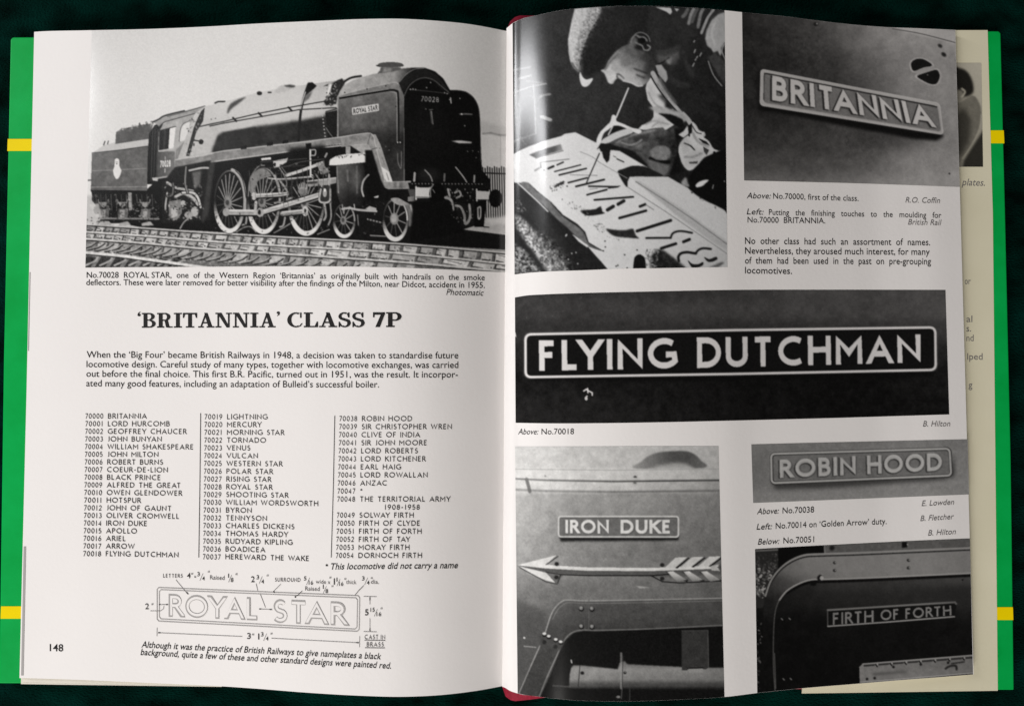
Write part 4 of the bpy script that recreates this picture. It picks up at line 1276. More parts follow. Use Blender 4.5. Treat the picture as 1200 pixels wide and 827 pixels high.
h.g[sl] += m_ * (.13 * h.fbm(2.4, 3) + .05 * h.fbm(12, 2))[sl]
h.finish(.028, .34)
lay_photo(h, page_curve(top_left, 107.5, 593.0, 20, .08), [(100, 313.6), (150, 313.2), (230, 312.6), (330, 312), (420, 312.4), (480, 314), (530, 316), (593.0, 319.2)], 'L', page_l, 'large printed photograph of a steam locomotive on its track')

# ---- the craftsman with his brush
h = Halftone(594, 2, 860, 328, .14, 60)
h.g = h.grid([600, 640, 700, 853], [5, 120, 200, 320], [[.22, .20, .19, .16], [.24, .20, .20, .11], [.22, .18, .15, .07], [.2, .2, .13, .06]])
h.texture(.03, 16, 4)
# bench things at the left
for p, w, t in (([(601, 83), (606, 81.6), (621, 79)], 2.2, .46), ([(608, 92.6), (622, 88.6)], 2.6, .5), ([(601, 109.6), (622, 101.6), (640, 98.4)], 1.6, .62), ([(617, 95), (640, 98.2)], 1.4, .5), ([(625, 102), (626.6, 125), (628, 157)], 1.6, .62), ([(632.4, 115), (636, 112), (644.6, 110.6)], 2.6, .5), ([(634.6, 137), (645, 140.6)], 4, .66), ([(602, 165.6), (612, 162.4), (620, 159.4), (627, 156.6)], 2.2, .55)):
    h.curve(p, w, t, .85, .6)
h.poly([(601, 110), (623, 103), (624, 120), (612, 135), (601, 130)], .30, 3, .8); h.speckle([(601, 125), (632, 105), (632, 165), (601, 172)], 60, .5, 1.8, (.2, .5), 61)
h.poly([(601, 140), (620, 128), (626, 160), (601, 168)], .24, 3, .6)
# cap
cap = [(673.6, 10.6), (690, 9), (704, 8.4), (706, 14), (700, 22), (695, 31), (689, 42), (684, 54), (680.6, 66), (679, 76), (677.4, 84), (672.4, 80), (668.4, 72), (666.2, 60), (666, 46), (669.4, 28)]
wool = h.fbm(2.0, 4)
h.poly(cap, lambda X, Y: .80 - .004 * np.maximum(0, X - 672), .5)
h.poly([(692, 8), (720, 8), (716, 24), (704, 34), (694, 48), (686, 66), (682, 84), (674, 80), (672, 70), (677, 50), (684, 28)], np.clip(.42 + .62 * wool, .1, .85), 2.2, .85)
h.poly(cap, np.clip(.76 + .26 * wool, .2, .9), .5, .5)
h.speckle([(700, 10), (717, 8.6), (716, 22), (704, 30), (694, 44), (686, 62)], 70, .6, 1.6, (.3, .6), 63)
h.curve([(670, 74), (674, 80), (678, 84)], 2.4, .4, .7, 1)
h.poly([(704, 9), (716, 8), (760, 8), (757, 40), (741, 50), (724, 57), (711, 72), (705, 83), (692, 90), (684, 86), (680, 72), (688, 46), (697, 30), (703, 20)], .125, 1.6, .85)
h.poly(smooth([(680, 84.6), (682.6, 90), (687, 93.4), (694.6, 92), (692.6, 97), (688, 101.4), (683, 101.4), (680, 96), (679, 89)]), .86, .3)
# face
face = [(704.4, 83), (709, 80.6), (714, 70), (724, 58.6), (735, 52.6), (743, 52), (749, 56), (757, 62), (767, 72), (768, 80), (765, 87), (759, 95.6), (752, 101.2), (746, 101), (738, 97), (730, 95), (724.4, 91.6), (721, 94), (718, 98.4), (714, 98), (711.4, 94), (708.4, 86.6)]
ft = h.grid([704, 715, 730, 745, 768], [52, 65, 78, 90, 102], [[.36, .42, .40, .28, .14], [.56, .56, .50, .36, .18], [.74, .72, .66, .54, .24], [.80, .80, .75, .64, .30], [.8, .82, .8, .76, .55]]) + .09 * h.fbm(5, 4)
h.poly(smooth(face, 4), ft, .5)
h.curve([(705, 83), (713, 82), (720, 85)], 1.4, .78, .7, .8); h.curve([(724, 92), (722.6, 88), (726, 87.6), (731, 92)], 1.4, .34, .8, 1.2); h.curve([(709, 82), (715, 73), (724, 64)], 2.2, .4, .6, 2)
h.curve([(743, 80.6), (752, 84), (758, 86)], 1.6, .24, .7, 1.6); h.curve([(746, 88), (755, 91.6)], 1.8, .26, .7, 1.6); h.poly(smooth([(727, 74), (733, 70), (741, 70), (744, 75), (736, 79), (729, 79)]), .40, 2.5, .6); h.poly(smooth([(752, 58), (766, 71), (767, 82), (759, 94), (756, 84), (757, 70)]), .16, 3, .75); h.curve([(715, 96), (719, 92), (722, 88)], 1.2, .85, .8, .6)
h.curve([(730, 95), (740, 97.6), (747, 101), (753, 100.6)], 1.4, .84, .8, .5); h.poly([(726, 92), (735, 93), (745, 97), (752, 98), (744, 90), (732, 86)], .74, 2, .6)
# ear
h.ellipse(751, 48.4, 10.6, 10.6, .12, 1); h.curve([(741, 46), (744, 41), (749, 38.4), (755, 39.4), (760, 43.6), (761.6, 49)], 1.0, .52, .9, .5)
h.curve([(739.4, 50), (741, 45), (745.6, 42), (750, 44), (755, 44.4), (758, 48)], 1.8, .5, .9, .8); h.ellipse(745, 44.2, 1.8, 1.8, .1); h.ellipse(752, 47.6, 4.6, 3.2, .06)
h.curve([(748.6, 52), (752.6, 54), (755, 58.6), (759.6, 59), (762, 55.6), (758.6, 53)], 1.3, .54, .9, .6); h.curve([(748, 52), (745, 50)], 1.6, .4, .9, .6); h.poly(smooth([(738, 48), (744, 43), (747, 50), (742, 56), (737, 54)]), .5, 1.4, .7)
# neck, collar, shirt
h.poly(smooth([(770, 64), (780, 60), (792, 58), (796, 66), (789, 76), (780, 72), (772, 74)]), .34, 2); h.curve([(771, 76), (777, 73), (784, 68)], 1.4, .1); h.poly([(780, 70), (788, 68), (786, 76), (782, 75)], .5, 1)
h.poly([(768, 76.6), (775, 76), (781, 84), (782.6, 92), (780, 97), (772, 88)], .64, .4)
h.poly([(756.6, 104), (758, 98), (764, 89), (770, 95), (778, 108), (786, 120), (794, 129), (783, 130), (776, 133), (766, 127), (759, 117)], .84, .3)
h.poly([(770, 112), (779, 110), (788, 122), (795, 129), (784, 129), (780, 122)], .30, 1.6)
h.poly([(781, 116), (786, 122), (788, 128), (779, 126)], .14, 1.2)
h.curve([(765, 86), (771, 97), (778, 109), (786, 120), (797, 131), (806, 140), (814, 152), (824, 158)], 5.4, .70); h.curve([(763, 90), (770, 102), (778, 113), (788, 125), (800, 138)], 1.6, .1); h.curve([(768.6, 84), (776, 98), (788, 116), (800, 131)], 1.2, .12, .8)
h.poly([(783, 130), (797, 130), (806, 141), (800, 144), (790, 135)], .62, 1)
h.poly([(766, 128), (774, 132), (781, 140), (790, 146.4), (779, 153.4), (777, 149.6), (764, 151), (756, 152.6), (748, 151.4), (752, 147), (762, 143), (766, 137)], .85, .3)
h.poly([(760, 126), (772, 124), (782, 128), (800, 134), (784, 137), (770, 133)], .70, 1)
h.poly([(771, 133), (786, 134), (800, 140), (803, 152), (793, 148), (781, 139)], .08, .6)
for p, w_, t in (([(760, 108), (766, 120), (776, 128)], 1.6, .62), ([(757, 146), (766, 142), (776, 144)], 2, .66), ([(764, 149), (772, 144), (784, 146)], 1.6, .62), ([(770, 98), (776, 106), (782, 116)], 1.4, .5)): h.curve(p, w_, t, .7, 1.4)
# the fore-arm and the hand that holds the brush
arm = [(738, 158), (752, 153.6), (766, 151), (776, 149.6), (780, 153), (792, 148), (800, 156), (797, 176), (790, 192), (784, 205), (778, 208), (762, 198), (748, 182), (726, 175), (718, 170), (726, 163)]
h.poly(arm, h.grid([716, 740, 765, 800], [148, 165, 185, 208], [[.5, .44, .40, .20], [.36, .34, .26, .14], [.18, .22, .34, .10], [.14, .2, .40, .1]]) + .13 * h.fbm(5, 4), .8); h.curve([(722, 166), (736, 160), (752, 156), (768, 152.6)], 2.4, .6, .6, 2)
h.poly([(790, 150), (805, 152), (803, 200), (786, 205), (794, 175)], .06, 1)
h.poly(smooth([(762, 177), (768, 172), (777, 171), (785, 175), (785, 183), (780, 188), (772, 187), (764, 184)]), .50 + .06 * h.fbm(3, 3), .8)
h.curve([(762, 186), (770, 190), (784, 190)], 4, .06, 1, 1); h.poly([(756, 186), (764, 188), (784, 194), (783, 201), (778, 207), (768, 199)], .40, .8)
h.poly([(741, 161), (752, 158), (762, 162), (752, 168), (744, 170)], .22, 1.4); h.curve([(728, 167), (738, 170), (746, 168), (752, 164)], 1.8, .55, .8, 1); h.poly([(741, 174), (748, 168), (756, 166), (752, 174)], .5, 1.6, .8)
h.poly([(716, 170), (726, 172), (742, 177), (760, 194), (754, 193), (740, 184), (726, 178), (716, 177)], .10, .6)
h.poly(smooth([(717, 136), (719.6, 134.8), (722, 137.4), (722.6, 142), (731, 145.6), (741, 150), (749, 151.6), (752, 154), (748, 157), (740, 153.6), (730, 149), (724, 147.4), (719, 148), (713, 152), (708, 156), (705.4, 162), (704, 170), (702.6, 178), (699, 176), (699, 165), (703, 155.6), (709, 149), (715, 143)], 4), .88, .2)
h.poly(smooth([(705, 165), (712, 160), (721, 155), (731, 151.6), (739, 151.4), (742, 155), (736, 158), (726, 161.6), (717, 166), (708, 171), (704.6, 171)], 4), .80, .3); h.curve([(706, 171), (717, 167.4), (728, 162.4), (738, 158.6)], 2.4, .32, .9, .8)
h.poly(smooth([(703.6, 169), (709, 169.6), (716, 168), (714.4, 174), (714.6, 182), (713, 189), (709.6, 190.6), (706, 186), (702.6, 180), (701.6, 174)], 4), .10, .2); h.poly([(719, 147.6), (726, 148), (733, 151), (722, 154.6), (714, 158)], .1, .4)
# coat, lower arm and cuffs at the right
h.poly([(849, 14.6), (842, 17), (834, 24), (828, 36), (826.4, 46), (829, 54), (834, 58), (836, 62), (841, 60), (844, 66), (848, 56), (851, 50), (853, 14)], .70 + .04 * h.fbm(7, 3), .6)
h.poly([(845, 57), (849, 50), (853, 52), (853, 74), (847, 70)], .12, .6); h.curve([(849, 52), (846, 60), (850, 70)], 1.4, .6)
h.curve([(836, 12), (830, 20), (826, 29), (822, 39)], 3.0, .62); h.curve([(832, 14), (826, 22), (821, 32)], 1.2, .1)
for x, l, t in ((802, 10, .4), (809, 18, .55), (813, 16, .35), (820, 22, .5)): h.curve([(x + 4, 11), (x + 1, 17), (x - 2, 10 + l)], 3.4, t, .9, 1)
h.poly([(768, 8.6), (778, 9), (786, 9.6), (787.6, 14), (785.6, 17.6), (781, 14), (776, 12)], .78, .3); h.poly([(790, 10), (796, 11), (793, 14)], .7)
h.poly([(829, 68), (836, 78), (842, 90), (852, 102), (853, 76), (838, 62)], .26 + .06 * h.fbm(4, 3), 1); h.curve([(830, 72), (836, 88), (846, 101)], 1.2, .6)
for x, y in ((813, 49.6), (814, 60), (813.4, 62), (821, 64), (820, 66), (816.4, 68), (814.6, 71), (812.6, 76), (811.6, 78)): h.line([(x, y), (x + 1, y - 1.6)], 1.3, .66)
h.texture(.012, 5, 3)
h.poly([(795, 158), (801, 154), (806, 147), (808, 156), (801, 161.6)], .80, .3)
h.poly(smooth([(795, 176), (797, 168), (803, 161), (809, 157), (812, 151), (811, 143), (816, 147), (820, 154), (826, 155), (824, 160), (831, 166), (837, 175), (849, 177.6), (844, 180), (836, 182), (826, 184), (819, 192), (812, 198.6), (806, 199.6), (800, 193), (797, 185)], 3), .80 + .03 * h.fbm(5, 3), .3)
h.curve([(802, 168), (809, 171), (814, 176)], 1.6, .1); h.poly([(818, 162), (828, 166), (832, 171), (824, 168)], .08); h.poly([(824, 172), (831, 176), (828, 182), (825, 178)], .1); h.poly([(807, 190), (818, 189), (817, 192), (808, 192)], .1); h.poly([(806, 148), (811, 144), (811, 156), (807, 158)], .08); h.poly([(806, 158), (809, 157.6), (808, 161)], .06); h.ellipse(837, 179, 1.6, 1.6, .06); h.curve([(811, 147), (816, 155), (822, 157)], .9, .1)
h.poly([(806, 176), (836, 176), (824, 186), (810, 198), (800, 192)], .62, 4, .5); h.poly([(797, 166), (806, 160), (808, 172), (800, 182)], .58, 2.5, .5); h.curve([(812, 156), (818, 166), (830, 172)], 2.5, .56, .6, 2); h.curve([(802, 184), (812, 184), (822, 180)], 2, .5, .5, 2)
h.poly([(758, 100), (764, 96), (768, 110), (764, 122)], .66, 2.5, .5); h.poly([(764, 140), (776, 138), (786, 146), (774, 149)], .66, 2.5, .6); h.curve([(772, 92), (780, 106), (792, 122)], 4, .45, .5, 2.5)
h.poly([(840, 18), (853, 15), (853, 40), (842, 50), (836, 56), (832, 48), (834, 30)], .60, 6, .5); h.curve([(838, 26), (834, 40), (838, 54)], 2.5, .78, .5, 2)
for a_, b_, t in (((770, 62), (796, 56), .24), ((786, 92), (806, 100), .2), ((800, 60), (812, 88), .2), ((806, 108), (840, 116), .16), ((812, 120), (842, 138), .15), ((790, 24), (812, 40), .2), ((822, 96), (846, 122), .15)):
    h.curve([a_, ((a_[0] + b_[0]) / 2, (a_[1] + b_[1]) / 2 + 3), b_], 5, t, .6, 4)
h.poly([(690, 60), (712, 50), (740, 40), (744, 20), (720, 14), (700, 40)], .19, 8, .6)
# the white pattern board
board = [(601, 181), (610, 176), (620, 171.6), (640, 164.4), (658, 159.6), (662, 157), (674.4, 155.2), (690, 163), (700, 168), (704, 178), (716, 176), (726, 177), (755, 194), (778, 207.6), (783, 207.6), (800, 217), (806, 220), (820, 232), (836, 239.6), (853, 248), (856, 316), (714, 318), (704, 306), (690, 292), (672, 274), (655, 257), (640, 241), (622, 225), (602, 214)]
bt = h.grid([600, 660, 740, 855], [155, 210, 260, 316], [[.84, .86, .85, .80], [.90, .86, .85, .80], [.9, .86, .84, .78], [.86, .84, .82, .72]]) + .016 * h.fbm(10, 4)
h.poly(board, bt, .3)
h.poly([(699, 176), (704, 172), (707, 185), (711, 191), (714, 188), (715, 178), (717, 170), (716, 169), (704, 168)], .10, .3)
h.poly(smooth([(723.6, 201), (729, 198.4), (737, 195.6), (741, 194.4), (755, 195), (768, 201), (778, 207), (760, 207.4), (738, 207.6), (735.6, 218), (733.6, 218.6), (729, 212)], 2), .12, .3)
h.poly([(738, 207.6), (783, 207.4), (853, 250), (853, 294), (835, 286)], .80, .4)
h.poly([(744, 212), (750, 213), (800, 245), (853, 284), (853, 294), (838, 286), (790, 250)], .70, .8); h.line([(745, 213), (778, 234), (812, 257), (853, 287)], .9, .45); h.line([(735, 219), (780, 248), (853, 298)], .8, .5); h.curve([(680, 178), (694, 184), (705, 192), (735, 209)], .8, .6)
h.line([(719, 183), (722, 184.6)], .8, .3); h.line([(723, 186.4), (731, 190)], 1.4, .2)
h.poly([(620, 181.6), (632, 176.6), (645, 172.6), (657.4, 169), (659.4, 176), (648, 179), (628, 185.6)], lambda X, Y: .30 + np.maximum(0, X - 648) * .03, .4); h.line([(628, 185.6), (660, 176.8)], .8, .4)
for a, b_, w, t in (((633, 190.4), (667, 186.6), 1.0, .45), ((642.6, 197.6), (648.6, 195), 2.6, .15), ((653, 193.4), (660, 190.2), 1.9, .2), ((650, 201.2), (680.4, 193.4), 1.6, .2), ((655.4, 205.2), (687, 197.6), 2.0, .16), ((668, 205), (700, 205.8), .8, .5), ((666, 214.2), (688, 208.6), 2.0, .15), ((675, 218.6), (708, 210.6), 2.3, .13), ((690, 218.4), (724, 219), 2.0, .16), ((688, 228.4), (711, 222.4), 2.1, .13), ((691, 222), (700, 221), .9, .5), ((696.6, 234.4), (742, 230.8), 2.3, .13), ((712, 246), (718.6, 242), 4.2, .13), ((724.4, 239.4), (731, 235.6), 4.0, .13), ((726, 255.6), (757, 247), 3.1, .13), ((750, 242), (756, 239.6), 3.2, .13), ((757, 240), (766, 246), .9, .5), ((746.6, 270.8), (786, 258.4), 3.6, .1), ((757.4, 279), (785, 278.8), 2.5, .14), ((775, 291), (792, 285.6), 3.4, .1), ((801, 283.4), (808, 280.6), 3.6, .1)):
    h.line([a, b_], w, t)
h.poly([(714, 218.4), (728, 217.8), (722, 220.4), (712, 221.4)], .16)
h.curve([(786, 279), (788, 274), (793, 271.4), (800, 271), (811, 273)], 2.4, .14); h.curve([(795.6, 306), (795, 301), (798, 297), (805, 295.6), (812, 296.6), (815.6, 297)], 3.0, .1); h.curve([(815, 297), (818.6, 293), (824, 291), (833, 291.8)], 2.6, .12)
h.poly(smooth([(806, 305), (811, 309), (818, 309.6), (823.6, 307), (824, 310.4), (818, 313.4), (811, 313.6)], 3), .1); h.poly(smooth([(825, 301), (831, 303.6), (839, 300.8), (840.6, 304), (834, 307), (829, 306.4)], 3), .12); h.poly([(831, 313), (846, 307), (849, 308), (842, 313)], .35, .8)
h.line([(633.6, 192), (634, 196), (627, 200)], 1.8, .4, .7, 1); h.dot(637.6, 199.6, .8, .3)
h.poly(smooth([(649, 218), (656, 214), (661, 212), (661, 215.4), (655, 218), (650, 220)], 2), .2, .4, 1, .4); h.speckle([(644, 218), (662, 211), (660, 222), (646, 224)], 40, .5, 1.2, (.2, .6), 71); h.dot(664.6, 218.4, .9, .2)
h.poly(smooth([(680, 247), (688, 246), (698, 245), (704, 241.6), (706, 248), (709, 250), (700, 252), (690, 253), (684, 251)], 2), .13, .4); h.speckle([(655, 228), (672, 236), (688, 246), (692, 258), (680, 252), (664, 240)], 130, .4, 1.3, (.25, .7), 72)
h.poly(smooth([(710, 268), (720, 269.4), (734, 269.6), (742, 268), (745, 276), (749, 279.6), (736, 278.6), (722, 277.4), (714, 273)], 2), .16 + .07 * h.fbm(3, 3), .6); h.speckle([(692, 256), (708, 264), (716, 276), (730, 282), (712, 278), (700, 270)], 140, .4, 1.3, (.25, .7), 73)
h.poly([(772, 292), (778, 293.6), (788, 301), (803, 313), (806, 318), (762, 318), (762, 302), (766, 296)], .14 + .10 * h.fbm(4, 4), 1.2); h.speckle([(756, 292), (774, 292), (768, 315), (758, 315)], 90, .6, 1.8, (.2, .7), 74)
h.poly(smooth([(743, 318), (743, 304), (745, 300), (749, 298), (753, 299.6), (756, 304), (756, 318)], 3), .08)
for x, y in ((709, 282.6), (709.4, 289.4), (732, 298.6), (707, 294), (724, 311), (735, 314), (722, 312), (746.6, 293)): h.dot(x, y, .9, .2)
# the board's edge, the dark below it and the sand
h.poly([(602, 214), (611, 214.6), (620, 215), (632, 226), (646, 237), (660, 252), (676, 262), (686, 272), (690, 284), (700, 290), (708, 294.6), (698, 292), (688, 288), (714, 318), (640, 322), (598, 326), (598, 216)], .13, .3)
h.texture(.012, 4, 3)
h.poly(smooth([(609, 215), (619, 214), (628, 224), (643, 235), (648, 241), (658, 252), (668, 260), (680, 268), (686, 276), (690, 286), (707, 294.6), (694, 290), (680, 282), (666, 268), (652, 256), (636, 240), (620, 227)], 2), .42 + .11 * h.fbm(5, 4), .5)
h.curve([(606, 214), (618, 225), (632, 238), (642, 248)], 1.5, .82); h.poly([(670, 274), (676, 278), (684, 284), (690, 288), (688, 290), (678, 283)], .85, .3); h.line([(664, 275), (663, 276.6)], 1.6, .8)
h.poly([(603, 226), (620, 236), (636, 250), (652, 268), (668, 300), (640, 280), (616, 248)], .24, 5, .5)
h.poly([(602, 250), (612, 256), (626, 270), (640, 286), (652, 299), (662, 312), (668, 318), (642, 320), (632, 304), (618, 286), (606, 268)], np.clip(.62 + .75 * h.fbm(2.2, 4), .12, .95), 1.6)
h.poly([(622, 264), (640, 276), (656, 292), (672, 318), (652, 318), (640, 300)], np.clip(.34 + .8 * h.fbm(2.2, 4), .1, .85), 3.5, .7)
h.speckle([(602, 249), (612, 254), (640, 282), (660, 308), (670, 318), (640, 320), (628, 300), (606, 268)], 160, .4, 1.2, (.2, .95), 75)
h.speckle([(625, 268), (645, 278), (650, 295), (662, 310)], 120, .5, 1.6, (.2, .7), 76)
h.poly([(600, 284), (612, 291), (625, 306), (634, 319), (600, 324)], np.clip(.44 + .85 * h.fbm(2.0, 4), .08, .92), 2, .9); h.speckle([(602, 284), (612, 290), (636, 320), (602, 324)], 80, .4, 1.2, (.1, .9), 77)
h.speckle([(603, 228), (612, 238), (618, 250), (603, 250)], 60, .5, 1.4, (.15, .6), 78)
for x, y in ((677, 309), (670, 297), (675, 296), (666, 304)): h.dot(x, y, .9, .7)
# brush
h.line([(736.4, 103.6), (722, 138)], 1.8, .84); h.line([(735, 107), (722.6, 137)], .6, .95); h.line([(718, 148), (713, 158)], 1.5, .82); h.line([(702.4, 180), (687, 215)], 1.3, .14)
# near hand over the board
h.poly(smooth([(807, 210), (812, 200), (820, 191), (828, 184), (840, 178), (853, 174), (858, 176), (858, 250), (845, 242), (830, 237), (815, 228), (806, 220), (803, 218)], 3), .05, .5)
h.speckle([(800, 213), (808, 215), (820, 230), (835, 240), (850, 248), (838, 243), (815, 232), (804, 226)], 120, .5, 2, (.05, .5), 79)
h.poly(smooth([(798, 215), (801, 210), (804, 208), (806, 214), (808, 219), (802, 218)], 3), .6, .8)
h.poly(smooth([(815, 217.6), (818, 214), (824, 211.4), (830.6, 211), (827, 214.6), (823, 218), (817, 219.6)], 3), .86, .3); h.line([(835, 221), (836, 217)], 1.2, .6); h.dot(849, 212.6, .8, .6)
h.g *= 1 + .14 * np.clip((.76 - h.g) / .2, 0, 1) * h.fbm(3.0, 4)
h.finish(.032, .48)
lay_photo(h, page_curve(top_right, 600.6, 849.0, 30, .08), [(603, 321.6), (620, 319.6), (640, 318.2), (665, 317.2), (690, 316.4), (715, 315.2), (770, 314.2), (852.4, 313)], 'R', page_r, 'printed photograph of a man in a cap painting a pattern board with a brush', (.985, .99, 1.0))

# ---- the plate on the smoke deflector
h = Halftone(864, 8, 1136, 226, .4, 90)
h.g = h.grid([868, 905, 940, 980, 1020, 1060, 1100, 1128], [14, 45, 75, 105, 135, 165, 190, 218],
             [[.20, .22, .28, .44, .56, .60, .68, .72], [.17, .19, .24, .38, .52, .60, .64, .66], [.16, .17, .20, .28, .42, .54, .60, .62], [.16, .17, .19, .22, .36, .54, .58, .60],
              [.17, .18, .2, .24, .34, .5, .58, .6], [.20, .22, .26, .30, .26, .34, .54, .62], [.32, .32, .32, .34, .42, .54, .60, .63], [.44, .44, .45, .48, .54, .60, .64, .66]])
h.texture(.07, 14, 5); h.texture(.035, 3, 3)
h.poly([(922, 22), (968, 28), (980, 95), (928, 92)], np.clip(.25 + .2 * h.fbm(4, 5), .1, .5), 9, .4)
h.poly([(975, 148), (1045, 165), (1035, 192), (980, 190)], np.clip(.33 + .2 * h.fbm(4, 5), .12, .6), 9, .4)
h.poly([(1040, 30), (1070, 30), (1128, 38), (1128, 54), (1100, 47), (1066, 39)], .76, .8, .7); h.curve([(1046, 34), (1080, 40), (1126, 52)], 1.1, .36)
h.ellipse(956, 28.6, 3, 2.4, .14, .5); h.dot(957.4, 28, 1.0, .6); h.ellipse(1101.6, 54, 3, 2, .2, .5, 1, .6); h.ellipse(1106, 64.2, 3.4, 2.2, .16, .5, 1, .7); h.dot(1112.6, 203.6, 1.1, .2)
for pp in ([(1067.6, 77), (1069, 72), (1075.6, 69), (1084, 70.4), (1092.6, 77), (1082, 79.6), (1071, 83.6)], [(1074.6, 89.4), (1086, 85), (1097, 82), (1100.6, 86), (1101, 92), (1097, 98.6), (1090, 98.6), (1082, 95)]):
    P = np.array(pp); c_ = P.mean(0)
    h.poly(smooth(list(map(tuple, c_ + (P - c_) * 1.16)), 4), .74, .5); h.poly(smooth(pp, 3), .09, .3)
h.poly([(1071.6, 85), (1094, 77.6), (1096, 80.6), (1075, 88)], .62, .4); h.dot(1087, 88, .9, .4)
h.poly([(888, 122), (896, 124), (1104, 157), (1106, 160), (1098, 165), (1070, 163), (990, 148), (910, 132), (890, 130)], .06, 1.6)
h.poly([(886, 84), (892, 80), (893, 126), (887, 124)], .10, 1.4, .8)
plate = rounded([(891.6, 81.2), (1101, 121.4), (1105.6, 158), (890.6, 123.6)], 5)
h.poly(plate, .70, .2)
P = np.array(plate); c_ = P.mean(0)
inn = rounded([(895, 85), (1098, 124.4), (1102.2, 153.6), (894.4, 119.4)], 4)
h.poly(inn, .20, .2); h.poly([(x + .9, y + 1.2) for x, y in inn], .46 + .05 * h.fbm(3, 3), .5)
h.line(plate + [plate[0]], 1.0, .80, .7); h.line([(896, 86.2), (1098, 125.6)], 1.4, .18)
quad = [(906.4, 89.2), (1081, 124), (1096.4, 149.6), (906, 118.4)]
quad = [(905, 88.6), (1089, 124.2), (1096.4, 149.6), (904.6, 117.6)]
h.letters('BRITANNIA', quad, .12, .21, .15, .4, (-1.7, 1.1), .05, .85, .4); h.letters('BRITANNIA', quad, .30, .21, .15, .4, (.8, .5), .06, .6, .4); h.letters('BRITANNIA', quad, .78, .21, .15)
h.finish(.026, .4)
lay_photo(h, page_curve(top_right, 869.6, 1119.2, 24, .1), [(872, 211.6), (940, 213.2), (1000, 214.8), (1060, 216.8), (1124.6, 219.2)], 'R', page_r, 'printed photograph of a raised nameplate reading BRITANNIA', (1.0, .97, .955))

# ---- the black and white plate
h = Halftone(598, 334, 1118, 500, .1, 110)
h.g = h.grid([603, 700, 850, 960, 1040, 1112], [340, 362, 388, 410, 440, 495], [[.20, .20, .24, .30, .30, .34], [.22, .24, .27, .30, .30, .33], [.18, .20, .19, .22, .22, .25], [.12, .12, .1, .1, .12, .16], [.09, .09, .07, .06, .07, .10], [.13, .12, .08, .055, .05, .06]])
h.texture(.05, 9, 5); h.texture(.02, 3, 3)
h.speckle([(604, 345), (1108, 340), (1108, 380), (604, 388)], 130, .3, .9, (.3, .42), 111)
pl = rounded([(615.8, 391.8), (860, 386.8), (1096, 383.6), (1096.6, 433.2), (860, 438), (616, 441.8)], 7)
h.line(pl + [pl[0]], 5.0, .26, .8, 2); h.poly(pl, .07); h.poly([(618, 440), (860, 439), (1096, 434), (1094, 441), (860, 446), (622, 447)], .04, 2, .8)
h.line(pl + [pl[0]], 2.9, .80); h.line(pl + [pl[0]], 1.0, .88)
for tx, q in (('FLYING', [(631.4, 398.8), (792.6, 395.6), (792.6, 431.6), (632, 434.4)]), ('DUTCHMAN', [(816.6, 395.2), (1078.6, 391.6), (1079.4, 424.6), (817, 431.2)])):
    h.letters(tx, q, .03, .20, .185, .4, (1.2, .8), .05, .8, .4); h.letters(tx, q, .84, .20, .185)
for p in ([(684, 458), (687, 456), (690, 458), (694, 460)], [(688.6, 455), (689, 460)], [(686, 466), (688, 464)], [(694, 460), (694, 463)]): h.line(p, 1.5, .88)
h.ellipse(687, 467, 1.6, 2, .8); h.poly([(602, 386), (604, 390), (605, 395), (603, 394)], .9)
h.finish(.024, .36)
lay_photo(h, [(603.4, 348.6), (615, 346.6), (640, 345), (680, 343.6), (760, 341.8), (850, 340), (960, 339.6), (1108, 339.8)], [(604.2, 495.2), (640, 495.8), (700, 495.6), (780, 494.4), (850, 492.8), (960, 490), (1112.4, 485.4)], 'R', page_r, 'wide printed photograph of a black nameplate reading FLYING DUTCHMAN', (1.0, .97, .965))

# ---- the plate over the arrow
h = Halftone(598, 516, 856, 826, .5, 130)
h.g = h.grid([604, 660, 720, 780, 849], [522, 546, 549, 574, 580, 620, 660, 700, 740, 820], [[.82, .79, .76, .74, .72], [.83, .80, .77, .74, .70], [.86, .84, .81, .76, .68], [.85, .82, .78, .70, .60], [.72, .64, .60, .56, .50], [.68, .58, .54, .50, .46], [.62, .54, .50, .46, .42], [.46, .42, .44, .42, .36], [.34, .3, .3, .3, .28], [.3, .28, .25, .22, .2]])
h.texture(.05, 14, 5); h.texture(.035, 2.6, 3)
dome = smooth([(745, 549), (751, 541), (760, 534), (771, 530), (786, 528.4), (804, 528.4), (814, 532), (821, 539), (824, 548)], 4)
h.poly(dome, lambda X, Y: .60 - .28 * np.clip(1.2 - np.abs(X - 798) / 48, 0, 1), .7); h.poly(smooth([(760, 552), (770, 546), (784, 542.6), (797, 541.6), (806, 544), (813, 552)], 4), lambda X, Y: .60 + .012 * (Y - 541), 1.8)
h.poly([(603, 549.6), (849, 548.6), (849, 561), (603, 561)], lambda X, Y: .86 - np.maximum(0, X - 640) * .0007, .4, .8)
h.line([(603, 549.4), (720, 550.6), (849, 549)], .9, .62, .8)
h.line([(603, 560.6), (640, 562.4), (720, 563.8), (849, 562.4)], 2.2, lambda X, Y: .55 - np.clip(X - 620, 0, 150) * .0015); h.line([(603, 573.4), (640, 575), (720, 576), (849, 574.6)], 2.6, lambda X, Y: .56 - np.clip(X - 620, 0, 150) * .0010, .8, 1.2)
h.curve([(617, 561), (619, 568), (621, 576)], 3.6, .46, .9, .8); h.ellipse(744.4, 558.4, 2.2, 1.2, .3, .3); h.ellipse(744, 565.6, 2, 1, .4, .4); h.dot(639, 557.4, 1.0, .6)
h.poly([(655, 627), (796, 627), (795, 633), (657, 634)], .13, 1)
pl = rounded([(654.6, 604.8), (795, 604.8), (795, 628.8), (654.6, 628.6)], 3.4)
